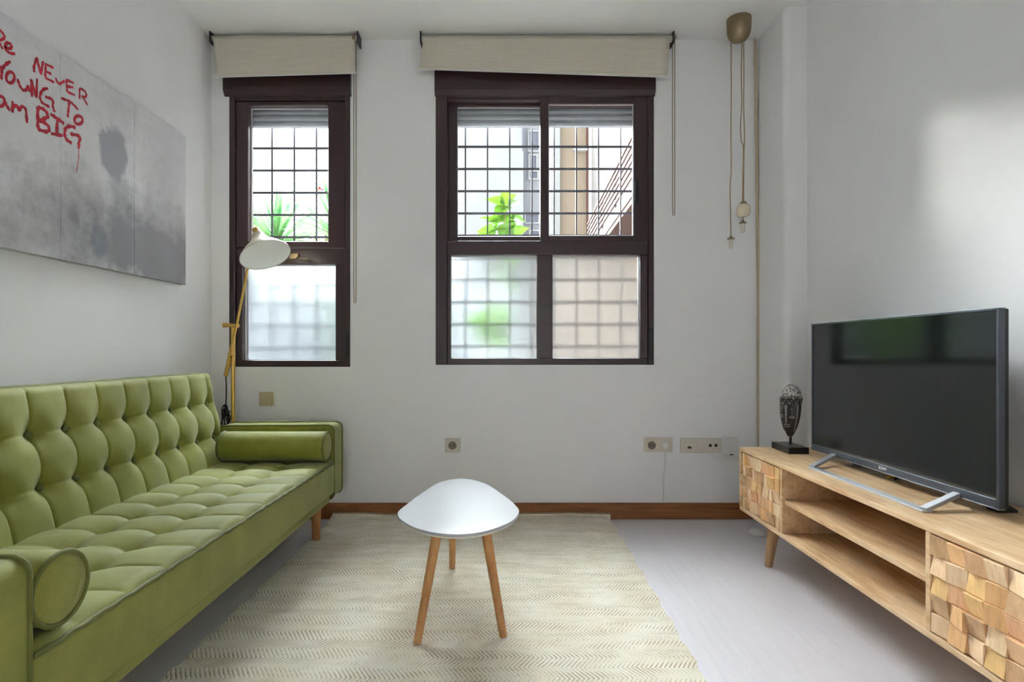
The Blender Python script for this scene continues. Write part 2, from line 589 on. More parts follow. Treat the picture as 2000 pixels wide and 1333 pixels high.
def wall_with_holes(name, x0, x1, z0, z1, y0, y1, holes, mat):
    xs = sorted({x0, x1, *[h[0] for h in holes], *[h[1] for h in holes]})
    zs = sorted({z0, z1, *[h[2] for h in holes], *[h[3] for h in holes]})
    def solid(i, j):
        if i < 0 or j < 0 or i >= len(xs) - 1 or j >= len(zs) - 1:
            return False
        cx = (xs[i] + xs[i + 1]) / 2; cz = (zs[j] + zs[j + 1]) / 2
        return not any(h[0] < cx < h[1] and h[2] < cz < h[3] for h in holes)
    mb = MB()
    for i in range(len(xs) - 1):
        for j in range(len(zs) - 1):
            if not solid(i, j):
                continue
            a, b, c, d = xs[i], xs[i + 1], zs[j], zs[j + 1]
            mb.add([(a, y0, c), (b, y0, c), (b, y0, d), (a, y0, d)], [(0, 1, 2, 3)])
            mb.add([(a, y1, c), (b, y1, c), (b, y1, d), (a, y1, d)], [(3, 2, 1, 0)])
            for (di, dj, q) in ((-1, 0, [(a, y0, c), (a, y1, c), (a, y1, d), (a, y0, d)]),
                                (1, 0, [(b, y0, c), (b, y1, c), (b, y1, d), (b, y0, d)]),
                                (0, -1, [(a, y0, c), (b, y0, c), (b, y1, c), (a, y1, c)]),
                                (0, 1, [(a, y0, d), (b, y0, d), (b, y1, d), (a, y1, d)])):
                if not solid(i + di, j + dj):
                    mb.add(q, [(0, 1, 2, 3)])
    me_v = {}
    vs = []; fs = []
    for f in mb.f:
        g = []
        for k in f:
            key = tuple(round(c, 5) for c in mb.v[k])
            if key not in me_v:
                me_v[key] = len(vs); vs.append(mb.v[k])
            g.append(me_v[key])
        fs.append(tuple(g))
    m2 = MB(); m2.v = vs; m2.f = fs
    return m2.build(name, mat)

SW = F / D
def wx(px, y=D):
    return (px - 990) * y / F
def wz(py, y=D):
    return EYE + (685 - py) * y / F

W1 = (wx(448), wx(684), wz(717), 2.45)
W2 = (wx(851), wx(1277), wz(713), 2.45)
struct(wall_with_holes('wall_back', XL, XR, 0, H, D, D + WT, [W1, W2], 'wall'), 'white wall with the two dark framed windows')
struct(wall_with_holes('wall_rear', XL, XR, 0, H, YB - 0.2, YB, [(-0.37, 0.37, 0.0, 2.1)], 'wall'), 'white wall behind the viewpoint with an opening added for fill light')  # unseen rear opening, added to let sky light fill the room

# boxed column in the right corner, softly rounded edge
COLX, COLY = wx(1480), 2.76
out = rounded([(COLX, D, 0), (COLX, COLY, 0.035), (XR, COLY, 0), (XR, D, 0)], 6)
struct(MB().prism(out, 'z', 0, H).build('wall_column', 'wall', smooth=40), 'white boxed column in the right corner')

for nm, a in (('baseboard_back', (XL, COLX, D - 0.014, D, 0, 0.088)),
              ('baseboard_left', (XL, XL + 0.014, YB, D - 0.014, 0, 0.088)),
              ('baseboard_right', (XR - 0.014, XR, YB, COLY, 0, 0.088)),
              ('baseboard_column', (COLX - 0.014, XR - 0.014, COLY - 0.014, COLY, 0, 0.088))):
    struct(box(nm, *a, 'skirting', bevel=0.004), 'brown wooden skirting board')

# ------------------------------------------------------------------ windows
FY0, FY1 = D + 0.012, D + 0.085       # main frame depth range
def rect_frame(x0, x1, z0, z1, l, r, b, t, y0, y1):
    return (MB().box(x0, x0 + l, y0, y1, z0, z1).box(x1 - r, x1, y0, y1, z0, z1)
            .box(x0 + l, x1 - r, y0, y1, z0, z0 + b).box(x0 + l, x1 - r, y0, y1, z1 - t, z1))
def bead(root, x0, x1, z0, z1, y, w=0.004):
    rect_frame(x0, x1, z0, z1, w, w, w, w, y - 0.004, y + 0.004).build('glazing_bead', 'gasket', root)

def shutter_box(root, x0, x1):
    z0, z1 = wz(183), 2.475
    prof = [(D - 0.022, z1), (D - 0.022, z0 + 0.012), (D - 0.008, z0 - 0.012), (D + 0.02, z0 - 0.03), (D + 0.05, z0 - 0.03), (D + 0.05, z1)]
    MB().prism(prof, 'x', x0, x1).build('shutter_box', 'frame', root, bevel=0.003)

def slats(root, x0, x1, zb, ztop, y):
    sh = None
    h = 0.036
    k = 0
    z = zb
    sh = box('roller_shutter', x0, x1, y + 0.004, y + 0.008, zb, ztop, 'shutter', root)
    while z < ztop - 0.005:
        prof = [(y + 0.006, z + 0.001), (y - 0.003, z + 0.006), (y - 0.005, z + h / 2), (y - 0.003, z + h - 0.004), (y + 0.006, z + h - 0.001)]
        MB().prism(prof, 'x', x0, x1).build('slat', 'shutter', sh)
        z += h

# --- window 1: narrow, left
w1 = struct(bpy.data.objects.new('window_1', None), 'narrow dark brown window with a clear upper pane and frosted lower pane')
COL.objects.link(w1); w1.location = ((W1[0] + W1[1]) / 2, D, W1[2])
x0, x1, z0 = W1[0], W1[1], W1[2]
ztop = 2.44
GY = D + 0.05
def gx(p): return wx(p, GY)
def gz(p): return wz(p, GY)
box('frame', x0, x0 + 0.032, D - 0.004, FY1 + 0.03, z0, ztop, 'frame', w1, bevel=0.003)
box('frame', x1 - 0.028, x1, D - 0.004, FY1 + 0.03, z0, ztop, 'frame', w1, bevel=0.003)
box('frame', x0 + 0.032, x1 - 0.028, D + 0.004, FY1, z0, gz(704), 'frame', w1, bevel=0.003)
box('frame', x0 + 0.032, x1 - 0.028, D + 0.004, FY1, wz(196), ztop, 'frame', w1, bevel=0.003)
box('transom', x0 + 0.032, x1 - 0.028, D + 0.008, FY1, gz(518), gz(488), 'frame', w1, bevel=0.003)
box('mullion', x0 + 0.032, gx(480), D + 0.01, FY1, gz(704), gz(518), 'frame', w1, bevel=0.003)
box('mullion', gx(659.5), x1 - 0.028, D + 0.01, FY1, gz(704), gz(518), 'frame', w1, bevel=0.003)
s1 = rect_frame(x0 + 0.034, x1 - 0.03, gz(487), wz(198), gx(492) - x0 - 0.034, x1 - 0.03 - gx(646), gz(475) - gz(487), wz(198) - gz(213), D + 0.002, D + 0.07).build('sash', 'frame', w1, bevel=0.004)
bead(w1, gx(492), gx(646), gz(475), gz(213), GY - 0.004)
bead(w1, gx(480), gx(659.5), gz(704), gz(518), GY - 0.004)
box('pane', gx(491), gx(647), GY, GY + 0.005, gz(476), gz(212), 'glass', w1)
box('frosted_pane', gx(479), gx(660.5), GY, GY + 0.006, gz(705), gz(517), 'frost2', w1)
shutter_box(w1, wx(435, D - 0.02), wx(684.5, D - 0.02))
slats(w1, x0 + 0.01, x1 - 0.01, wz(250, D + 0.15), 2.46, D + 0.15)
h = MB(); h.box(gx(574), gx(590), D - 0.012, D + 0.008, wz(506), wz(496))
h.tube([(gx(588), D - 0.014, wz(505)), (gx(596), D - 0.03, wz(508)), (gx(613), D - 0.034, wz(510))], 0.006, 8)
h.build('handle', 'brass_dull', w1, smooth=40)
box('strap_guide', x1 - 0.022, x1 - 0.004, D - 0.008, D + 0.002, wz(700), wz(650), 'tv_black', w1, bevel=0.003)

# --- window 2: wide, sliding
w2 = struct(bpy.data.objects.new('window_2', None), 'wide dark brown sliding window over two frosted panes')
COL.objects.link(w2); w2.location = ((W2[0] + W2[1]) / 2, D, W2[2])
x0, x1, z0 = W2[0], W2[1], W2[2]
box('frame', x0, wx(873), D - 0.004, FY1 + 0.03, z0, ztop, 'frame', w2, bevel=0.003)
box('frame', wx(1266), x1, D - 0.004, FY1 + 0.03, z0, ztop, 'frame', w2, bevel=0.003)
box('frame', wx(873), wx(1266), D + 0.004, FY1, z0, gz(700), 'frame', w2, bevel=0.003)
box('frame', wx(873), wx(1266), D + 0.004, FY1 + 0.02, wz(196), ztop, 'frame', w2, bevel=0.003)
box('transom', wx(873), wx(1266), D + 0.002, FY1, gz(501), gz(474), 'frame', w2, bevel=0.003)
box('mullion', gx(1048), gx(1078), D + 0.006, FY1, gz(700), gz(501), 'frame', w2, bevel=0.003)
box('mullion', wx(873), gx(881), D + 0.008, FY1, gz(700), gz(501), 'frame', w2, bevel=0.003)
box('mullion', gx(1247), wx(1266), D + 0.008, FY1, gz(700), gz(501), 'frame', w2, bevel=0.003)
LY = D + 0.07
def lx(p): return wx(p, LY)
def lz(p): return wz(p, LY)
sl = rect_frame(lx(876), lx(1072), lz(473), lz(195), lx(893.5) - lx(876), lx(1072) - lx(1055), lz(463.5) - lz(473), lz(195) - lz(211.5), D + 0.046, D + 0.084)
sl.build('sliding_sash', 'frame', w2, bevel=0.003)
RY = D + 0.022
def rx(p): return wx(p, RY)
def rz(p): return wz(p, RY)
sr = rect_frame(rx(1055), rx(1265), rz(474), rz(186), rx(1071) - rx(1055), rx(1265) - rx(1236), rz(461.5) - rz(474), rz(186) - rz(205.5), D + 0.003, D + 0.042)
sr.build('sliding_sash', 'frame', w2, bevel=0.003)
bead(w2, lx(893.5), lx(1055), lz(463.5), lz(211.5), LY - 0.006, 0.003)
bead(w2, rx(1071), rx(1236), rz(461.5), rz(205.5), RY - 0.006, 0.003)
bead(w2, gx(881), gx(1048), gz(700), gz(501), GY - 0.008, 0.003)
bead(w2, gx(1078), gx(1247), gz(700), gz(501), GY - 0.008, 0.003)
box('pane', lx(892), lx(1057), LY, LY + 0.005, lz(465), lz(210), 'glass', w2)
box('pane', rx(1070), rx(1238), RY, RY + 0.005, rz(463), rz(204), 'glass', w2)
box('frosted_pane', gx(880), gx(1049), GY, GY + 0.006, gz(701), gz(500), 'frost', w2)
box('frosted_pane', gx(1077), gx(1248), GY, GY + 0.006, gz(701), gz(500), 'frost', w2)
shutter_box(w2, wx(848.5, D - 0.02), wx(1281, D - 0.02))
slats(w2, x0 + 0.01, x1 - 0.01, wz(248.5, D + 0.15), 2.46, D + 0.15)
box('latch', rx(1238), rx(1246), D - 0.006, D + 0.004, rz(400), rz(355), 'tv_black', w2, bevel=0.003)
box('strap_guide', wx(1268), wx(1276), D - 0.01, D, wz(706), wz(641), 'tv_black', w2, bevel=0.003)

# --- outside iron grilles
BY = D + 0.225
def grille(label, xs, zs, x0, x1, z0, z1):
    g = thing('window_grille', label, 'grille', ((x0 + x1) / 2, BY, z0), 'iron window grilles')
    for x in xs:
        box('bar', x - 0.004, x + 0.004, BY - 0.004, BY + 0.006, z0, z1, 'iron', g)
    for z in zs:
        box('bar', x0, x1, BY - 0.012, BY - 0.004, z - 0.006, z + 0.006, 'iron', g)
P = 43.3
grille('square iron grille outside the wide sliding window',
       [wx(909 + P * k, BY) for k in range(-1, 9)], [wz(288 + P * k, BY) for k in range(-2, 11)], W2[0], W2[1], W2[2], 2.45)
grille('square iron grille outside the narrow left window',
       [wx(531.6 + P * k, BY) for k in range(-1, 4)], [wz(291 + P * k, BY) for k in range(-2, 11)], W1[0], W1[1], W1[2], 2.45)

# ------------------------------------------------------------------ sofa
SFX = -0.835      # front face of sofa
SY0, SY1 = 0.985, 2.705
ARM_T = 0.14
sofa = thing('sofa', 'long green buttoned fabric sofa bed along the left wall', 'sofa', (-1.15, 1.85, 0))

def pad(O, U, V, N, lu, lv, t, hfun, nu, nv, r=0.03):
    O, U, V, N = Vector(O), Vector(U), Vector(V).normalized(), Vector(N)
    mb = MB()
    vs = []; fs = []
    def ease(n):
        out = []
        for i in range(n + 1):
            out.append(i / n)
        return out
    us = sorted(set([0, 0.003 / lu, 0.009 / lu, 0.018 / lu, 1 - 0.018 / lu, 1 - 0.009 / lu, 1 - 0.003 / lu, 1] + [0.03 / lu + (1 - 0.06 / lu) * k / nu for k in range(nu + 1)]))
    vv = sorted(set([0, 0.003 / lv, 0.009 / lv, 0.018 / lv, 1 - 0.018 / lv, 1 - 0.009 / lv, 1 - 0.003 / lv, 1] + [0.03 / lv + (1 - 0.06 / lv) * k / nv for k in range(nv + 1)]))
    a, b = len(us), len(vv)
    for i, u in enumerate(us):
        for j, v in enumerate(vv):
            e = min(u * lu, (1 - u) * lu, v * lv, (1 - v) * lv)
            d = 0.0 if e >= r else r - math.sqrt(max(0, r * r - (r - e) ** 2))
            vs.append(O + U * (u * lu) + V * (v * lv) + N * (hfun(u * lu, v * lv) * min(1, e / 0.02) - d))
    for i in range(a - 1):
        for j in range(b - 1):
            fs.append((i * b + j, (i + 1) * b + j, (i + 1) * b + j + 1, i * b + j + 1))
    loop = [i * b for i in range(a)] + [(a - 1) * b + j for j in range(1, b)] + [i * b + b - 1 for i in range(a - 2, -1, -1)] + [j for j in range(b - 2, 0, -1)]
    base = len(vs)
    for k in loop:
        p = vs[k]
        q = p - N * ((p - O).dot(N) + t)
        vs.append(q)
    m = len(loop)
    for k in range(m):
        k2 = (k + 1) % m
        fs.append((loop[k], loop[k2], base + k2, base + k))
    fs.append(tuple(range(base, base + m)))
    mb.add(vs, fs)
    return mb

def tuft(cols, rows, amp, dent, seam, vrow=True):
    """cols: u of seams, rows: v of seams; buttons where they cross"""
    def f(u, v):
        du = min(abs(u - c) for c in cols); dv = min(abs(v - c) for c in rows)
        pitch = 0.07
        puff = amp * min(1, (1 - (1 - min(1, du / pitch)) ** 2.2)) * 0.55 + amp * 0.45 * min(1, (1 - (1 - min(1, dv / 0.075)) ** 2.2))
        d = math.hypot(du, dv)
        h = puff - dent * math.exp(-(d / 0.020) ** 1.3) - dent * 0.6 * math.exp(-(d / 0.045) ** 2)
        h -= seam * math.exp(-(du / 0.0035) ** 2)
        if vrow:
            h -= seam * math.exp(-(dv / 0.0035) ** 2)
        return h
    return f

# backrest
PITCH = 0.1405
BY0 = 0.94
bcols = [2.645 - BY0 - PITCH * k for k in range(13)]
Bo = Vector((-1.333, BY0, 0.345)); Bt = Vector((-1.437, BY0, 0.815))
Vb = (Bt - Bo); LB = Vb.length
Vn = Vb.normalized(); Nb = Vector((Vn.z, 0, -Vn.x))
def row_v(z): return (z - Bo.z) / Vn.z
brows = [row_v(0.672), row_v(0.515)]
back = pad(Bo, (0, 1, 0), Vn, Nb, 2.70 - BY0, LB, 0.105, tuft(bcols, brows, 0.012, 0.020, 0.003), 290, 84, 0.022).build('backrest', 'green', sofa, smooth=60)
# piping round the backrest front edge
e = -0.016
L0 = 2.70 - BY0
cor = [(0.0, LB, 0.03), (L0, LB, 0.045), (L0, 0.0, 0.0), (0.0, 0.0, 0.0)]
rim = rounded(cor, 6)
pts = [Bo + Vector((0, u, 0)) + Vn * v + Nb * (-0.03) for (u, v) in rim]
MB().tube([p + Nb * 0.008 for p in pts], 0.006, 8, closed=True).build('piping', 'green_pipe', back, smooth=180)
hf = tuft(bcols, brows, 0.012, 0.020, 0.003)
bme = None
for v in brows:
    for u in bcols:
        p = Bo + Vector((0, u, 0)) + Vn * v + Nb * (hf(u, v) + 0.0185)
        q = Nb.to_track_quat('Z', 'Y').to_matrix().to_4x4()
        if bme is None:
            bo = MB().lathe([(0.0, -0.012), (0.010, -0.012), (0.0115, 0.0), (0.0095, 0.0045), (0.005, 0.007), (0.0, 0.0075)], 14).build('button', 'button', back, smooth=180)
            bme = bo.data
        else:
            bo = bpy.data.objects.new('button', bme); COL.objects.link(bo); bo.parent = back
        bo.matrix_parent_inverse = Matrix.Identity(4)
        bo.matrix_local = Matrix.Translation(p) @ q

# seat
scols = [2.64 - SY0 - PITCH * k for k in range(12)]
SBX = -1.36
LS = SFX - SBX
srows = [LS - 0.178, LS - 0.352]
seat = pad((SBX, SY0, 0.383), (0, 1, 0), (1, 0, 0), (0, 0, 1), SY1 - SY0, LS, 0.148,
           tuft(scols, srows, 0.017, 0.016, 0.003), 280, 90, 0.010).build('seat', 'green', sofa, smooth=60)
MB().tube([(SFX + 0.001, SY0 + 0.003 + k * (SY1 - SY0 - 0.006) / 60, 0.3795 + 0.0025 * math.sin(k * 60 / 60.0 * PITCH * 18)) for k in range(61)], 0.0055, 8).build('piping', 'green_pipe', seat, smooth=180)
box('base', -1.44, SFX - 0.02, SY0, SY1, 0.186, 0.237, 'green', sofa, bevel=0.008)
MB().tube([(SFX - 0.004, SY0, 0.236), (SFX - 0.004, SY1, 0.236)], 0.004, 6).build('seam', 'green_pipe', sofa, smooth=180)

def arm(y0, y1):
    AF = SFX - 0.003
    out = rounded([(-1.40, 0.2, 0.02), (AF, 0.2, 0.03), (AF, 0.557, 0.032), (-1.40, 0.553, 0.02)], 8)
    a = MB().prism(out, 'y', y0, y1).build('armrest', 'green', sofa, smooth=40, bevel=0.008, seg=3)
    for y in (y0 + 0.004, y1 - 0.004):
        MB().tube([(x * 1.0 + (0.0015 if x > -1.1 else -0.0015), y, z + (0.0015 if z > 0.4 else -0.0015)) for (x, z) in out], 0.0045, 8, closed=True).build('piping', 'green_pipe', a, smooth=180)
arm(SY1, SY1 + ARM_T)
arm(SY0 - ARM_T, SY0)
for (lx_, ly_) in ((-0.92, 2.70), (-0.92, 0.99), (-1.42, 2.70), (-1.42, 0.99)):
    MB().lathe([(0.017, 0.0), (0.0185, 0.004), (0.024, 0.186)], 20, Matrix.Translation((lx_, ly_, 0))).build('leg', 'beech', sofa, smooth=40)
box('bracket', SFX - 0.02, SFX - 0.012, SY1 + 0.002, SY1 + 0.016, 0.2, 0.25, 'tv_black', sofa)

def bolster(y, z, label):
    r = 0.068
    b = thing('bolster_cushion', label, 'cushion', (-1.08, y, z - r), 'sofa bolsters')
    rot = Matrix.Translation((-1.332, y, z)) @ Matrix.Rotation(PI / 2, 4, 'Y')
    Lb = 0.488
    MB().lathe([(0.0, 0.0), (r * 0.9, 0.0), (r, 0.006), (r * 1.01, 0.04), (r * 1.0, Lb * 0.5), (r * 1.01, Lb - 0.03), (r, Lb - 0.006), (r * 0.9, Lb), (r * 0.5, Lb + 0.004), (0, Lb + 0.005)], 40, rot).build('cover', 'green', b, smooth=50)
    for h in (0.002, Lb - 0.001):
        c = [rot @ Vector((r * 0.985 * math.cos(2 * PI * k / 40), r * 0.985 * math.sin(2 * PI * k / 40), h)) for k in range(40)]
        MB().tube(c, 0.0048, 8, closed=True).build('piping', 'green_pipe', b, smooth=180)
bolster(2.63, 0.470, 'green bolster cushion against the far sofa arm below the lamp')
bolster(1.060, 0.470, 'green bolster cushion against the near sofa arm in the left foreground')

# ------------------------------------------------------------------ rug
def rug():
    xa, xb = -0.945, 0.56
    ya, yb = 0.35, 3.035
    nx, ny = 90, 150
    vs = []; fs = []
    rnd = random.Random(3)
    for i in range(nx + 1):
        for j in range(ny + 1):
            u = i / nx; v = j / ny
            y = ya + (yb - ya) * v
            x = xa + (xb - xa) * u
            x += (0.018 * (1 - v)) * (-1 if u < 0.5 else -1) * 0.9
            ed = 0.004 * math.sin(y * 31) + 0.003 * math.sin(y * 77 + 1)
            if u == 0 or u == 1:
                x += ed
            z = 0.009 + 0.0012 * math.sin(x * 23) * math.sin(y * 17) + 0.0008 * math.sin(y * 60.4)
            if v > 0.975:
                k = (v - 0.975) / 0.025
                z += 0.022 * k * k + 0.006 * k * math.sin(x * 5)
            vs.append((x, y, z))
    n = ny + 1
    for i in range(nx):
        for j in range(ny):
            fs.append((i * n + j, (i + 1) * n + j, (i + 1) * n + j + 1, i * n + j + 1))
    loop = [i * n for i in range(nx + 1)] + [nx * n + j for j in range(1, n)] + [i * n + n - 1 for i in range(nx - 1, -1, -1)] + [j for j in range(n - 2, 0, -1)]
    b = len(vs)
    for k in loop:
        p = vs[k]
        vs.append((p[0], p[1], p[2] - 0.008))
    m = len(loop)
    for k in range(m):
        fs.append((loop[k], loop[(k + 1) % m], b + (k + 1) % m, b + k))
    fs.append(tuple(range(b, b + m)))
    mb = MB(); mb.add(vs, fs)
    r = thing('rug', 'cream herringbone woven rug under the white table', 'rug', (-0.2, 1.7, 0))
    mb.build('pile', 'rug', r, smooth=50)
    hem = [(xa + (xb - xa) * k / 30, yb + 0.001, 0.0325 + 0.006 * math.sin((xa + (xb - xa) * k / 30) * 5)) for k in range(31)]
    MB().tube(hem, 0.0055, 6).build('bound_edge', plain('brown_hem', rgb(150, 126, 98), 0.95), r, smooth=180)
rug()

# ------------------------------------------------------------------ coffee table
TZ = 0.37
def tp(px, py, z=TZ):
    s = (py - 685) / (EYE - z)
    return ((px - 990) / s, F / s)
def table():
    ct = thing('coffee_table', 'white pebble shaped coffee table on three wooden legs', 'table', (-0.18, 2.0, 0.012))
    outl = [tp(*q) for q in ((776, 1004), (800, 1026), (845, 1040), (900, 1044), (955, 1036), (1000, 1018), (1014, 999), (1005, 985), (983, 967), (948, 945), (905, 935), (862, 941), (830, 959), (797, 983))]
    o2 = catmull([Vector((x, y, 0)) for x, y in outl], 8)
    c = sum(o2, Vector()) / len(o2)
    n = len(o2)
    prof = [(0.965, TZ - 0.0005), (0.99, TZ), (1.0, TZ - 0.003), (1.0, TZ - 0.011), (0.985, TZ - 0.015)]
    def ring_mesh(prof, capt, capb):
        vs = []; fs = []
        for (k, z) in prof:
            vs += [(c.x + (p.x - c.x) * k, c.y + (p.y - c.y) * k, z) for p in o2]
        for i in range(len(prof) - 1):
            for k in range(n):
                fs.append((i * n + k, i * n + (k + 1) % n, (i + 1) * n + (k + 1) % n, (i + 1) * n + k))
        fs.append(tuple(range(n)))
        fs.append(tuple((len(prof) - 1) * n + k for k in range(n)))
        return MB().add(vs, fs)
    ring_mesh([(0.985, TZ), (0.996, TZ - 0.0008), (1.0, TZ - 0.003), (1.0, TZ - 0.009)], 1, 1).build('tabletop', 'white_lacquer', ct, smooth=35)
    ring_mesh([(0.997, TZ - 0.009), (0.985, TZ - 0.014), (0.955, TZ - 0.019), (0.93, TZ - 0.0195)], 1, 1).build('underside', 'mdf_edge', ct, smooth=35)
    zt = TZ - 0.019
    for (fx, fy), (tx, ty) in (((-0.278, 1.735), (-0.226, 1.87)), ((-0.011, 1.775), (-0.078, 1.89)), ((-0.227, 2.325), (-0.212, 2.20))):
        MB().tube([(fx, fy, 0.0105), (fx + (tx - fx) * 0.5, fy + (ty - fy) * 0.5, 0.01 + (zt - 0.01) * 0.5), (tx, ty, zt + 0.004)], 0.0125, 20, r2=0.0175).build('leg', 'beech', ct, smooth=60)
table()

# ------------------------------------------------------------------ tv cabinet
CX0, CX1 = 1.078, 1.468
CY0, CY1 = 1.03, 2.596
CZ0, CZ1 = 0.183, 0.473
cab = thing('tv_cabinet', 'low mango wood television cabinet with carved block doors', 'cabinet', (1.275, 1.81, 0))
T = 0.018
box('top_panel', CX0, CX1, CY0, CY1, CZ1 - T, CZ1, 'mango', cab, bevel=0.003)
box('bottom_panel', CX0, CX1, CY0, CY1, CZ0, CZ0 + T, 'mango', cab, bevel=0.003)
for y in (CY0, CY1 - T):
    box('side_panel', CX0, CX1, y, y + T, CZ0 + T, CZ1 - T, 'mango', cab, bevel=0.0015)
DV1, DV2 = 2.196, 1.426
for y in (DV1, DV2):
    box('divider', CX0 + 0.001, CX1 - 0.01, y, y + T - 0.001, CZ0 + T, CZ1 - T, 'mango', cab, bevel=0.0015)
box('shelf', CX0 + 0.012, CX1 - 0.01, DV2 + T - 0.001, DV1, 0.316, 0.334, 'mango', cab, bevel=0.002)
box('back_panel', CX1 - 0.01, CX1, CY0 + T, CY1 - T, CZ0 + T, CZ1 - T, 'mango', cab)
rt = random.Random(21)
def door(y0, y1):
    d = box('door', CX0 + 0.014, CX0 + 0.03, y0, y1, CZ0 + T + 0.003, CZ1 - T - 0.003, 'mango', cab)
    rows, cols_ = 5, 7
    za, zb = CZ0 + T + 0.004, CZ1 - T - 0.004
    hz = (zb - za) / rows; wy = (y1 - y0) / cols_
    for r in range(rows):
        for c in range(cols_):
            ya = y0 + c * wy + 0.0006; yb = ya + wy - 0.0012
            zl = za + r * hz + 0.0006; zh = zl + hz - 0.0012
            base = rt.uniform(0.006, 0.009)
            k = (r * 3 + c * 2 + rt.randint(0, 1)) % 4
            tl = rt.uniform(0.007, 0.014)
            o = {0: (0, tl, tl, 0), 1: (tl, 0, 0, tl), 2: (tl, tl, 0, 0), 3: (0, 0, tl, tl)}[k]   # (ya,zl) (yb,zl) (yb,zh) (ya,zh)
            X0 = CX0 + 0.015
            fr = [X0 - base - q for q in o]
            m = MB().add([(fr[0], ya, zl), (fr[1], yb, zl), (fr[2], yb, zh), (fr[3], ya, zh), (X0, ya, zl), (X0, yb, zl), (X0, yb, zh), (X0, ya, zh)],
                         [(0, 1, 2, 3), (7, 6, 5, 4), (0, 4, 5, 1), (1, 5, 6, 2), (2, 6, 7, 3), (3, 7, 4, 0)])
            m.build('wood_block', rt.choice(TILE_M), d, bevel=0.0008, seg=1)
door(DV1 + T + 0.002, CY1 - T - 0.002)
door(CY0 + T + 0.002, DV2 - 0.002)
for (x, y, sx, sy) in ((CX0 + 0.058, 2.375, -1, 1), (CX0 + 0.058, 1.265, -1, -1), (CX1 - 0.06, 2.375, 1, 1), (CX1 - 0.06, 1.265, 1, -1)):
    MB().tube([(x, y, CZ0 + 0.001), (x + sx * 0.012, y + sy * 0.004, 0.09), (x + sx * 0.022, y + sy * 0.008, 0.0)], 0.026, 20, r2=0.015).build('leg', 'mango_leg', cab, smooth=60)

# ------------------------------------------------------------------ television
TX = 1.289
Y0, Y1, ZA, ZB = 1.471, 2.356, 0.5275, 1.0255
tv = thing('television', 'flat black television with silver loop stand on the wooden cabinet', 'television', (TX + 0.01, 1.913, CZ1))
box('screen', TX, TX + 0.006, Y0, Y1, ZA, ZB, 'screen', tv)
bz = MB()
bz.box(TX - 0.003, TX + 0.014, Y0 - 0.008, Y0, ZA - 0.024, ZB + 0.006).box(TX - 0.003, TX + 0.014, Y1, Y1 + 0.008, ZA - 0.024, ZB + 0.006)
bz.box(TX - 0.003, TX + 0.014, Y0, Y1, ZB, ZB + 0.006).box(TX - 0.003, TX + 0.014, Y0, Y1, ZA - 0.024, ZA)
bez = bz.build('bezel', 'tv_bezel', tv, bevel=0.0015)
rimz = MB()
for (a, b, c, d) in ((Y0 - 0.0085, Y1 + 0.0085, ZB + 0.0055, ZB + 0.0075), (Y0 - 0.0085, Y1 + 0.0085, ZA - 0.0255, ZA - 0.0235)):
    rimz.box(TX - 0.0045, TX + 0.015, a, b, c, d)
rimz.build('edge_trim', 'tv_edge', bez)
box('back_shell', TX + 0.006, TX + 0.026, Y0 - 0.007, Y1 + 0.007, ZA - 0.022, ZB + 0.005, 'tv_black', tv, bevel=0.004)
box('rear_housing', TX + 0.024, TX + 0.075, Y0 + 0.14, Y1 - 0.14, ZA - 0.01, ZA + 0.28, 'tv_black', tv, bevel=0.02, seg=3)
# loop stand
sb = MB()
fx = 1.158
zt0 = CZ1
def bar(mb, a, b, w, t, up=(0, 0, 1)):
    a, b = Vector(a), Vector(b)
    d = (b - a).normalized()
    s = d.cross(Vector(up)).normalized()
    u = s.cross(d).normalized()
    vs = []
    for p in (a, b):
        for (i, j) in ((-1, -1), (1, -1), (1, 1), (-1, 1)):
            vs.append(p + s * (i * w / 2) + u * (j * t / 2))
    mb.add(vs, [(0, 1, 2, 3), (7, 6, 5, 4), (0, 4, 5, 1), (1, 5, 6, 2), (2, 6, 7, 3), (3, 7, 4, 0)])
sb.box(fx - 0.014, fx + 0.014, 1.54, 2.125, zt0, zt0 + 0.007)
sb.build('stand_bar', 'silver', tv, bevel=0.002)
for (ya, yb) in ((1.549, 1.60), (2.116, 2.20)):
    m = MB()
    bar(m, (fx - 0.006, ya, zt0 + 0.0062), (TX - 0.001, yb, zt0 + 0.036), 0.022, 0.012)
    m.build('stand_arm', 'silver', tv, bevel=0.002)
for y in (1.555, 2.165):
    m = MB()
    m.prism([(TX + 0.02, zt0 + 0.045), (TX + 0.05, zt0 + 0.045), (TX + 0.115, zt0 + 0.008), (TX + 0.115, zt0), (TX + 0.06, zt0), (TX + 0.055, zt0 + 0.012)], 'y', y - 0.02, y + 0.02)
    m.build('rear_foot', 'tv_black', tv, bevel=0.003)
fc = bpy.data.curves.new('maker_lettering', 'FONT')
fc.body = 'SONY'
fc.size = 0.0155
fc.extrude = 0.0003
fc.align_x = 'CENTER'; fc.align_y = 'CENTER'
fto = bpy.data.objects.new('tmp', fc)
COL.objects.link(fto)
dg = bpy.context.evaluated_depsgraph_get()
lme = bpy.data.meshes.new_from_object(fto.evaluated_get(dg))
bpy.data.objects.remove(fto)
lo = bpy.data.objects.new('maker_lettering', lme)
COL.objects.link(lo)
lme.materials.clear(); lme.materials.append(M['plastic_w'])
lo.parent = bez
lo.matrix_local = Matrix.Translation((TX - 0.0033, 1.915, ZA - 0.012)) @ Matrix(((0, 0, -1, 0), (-1, 0, 0, 0), (0, 1, 0, 0), (0, 0, 0, 1)))

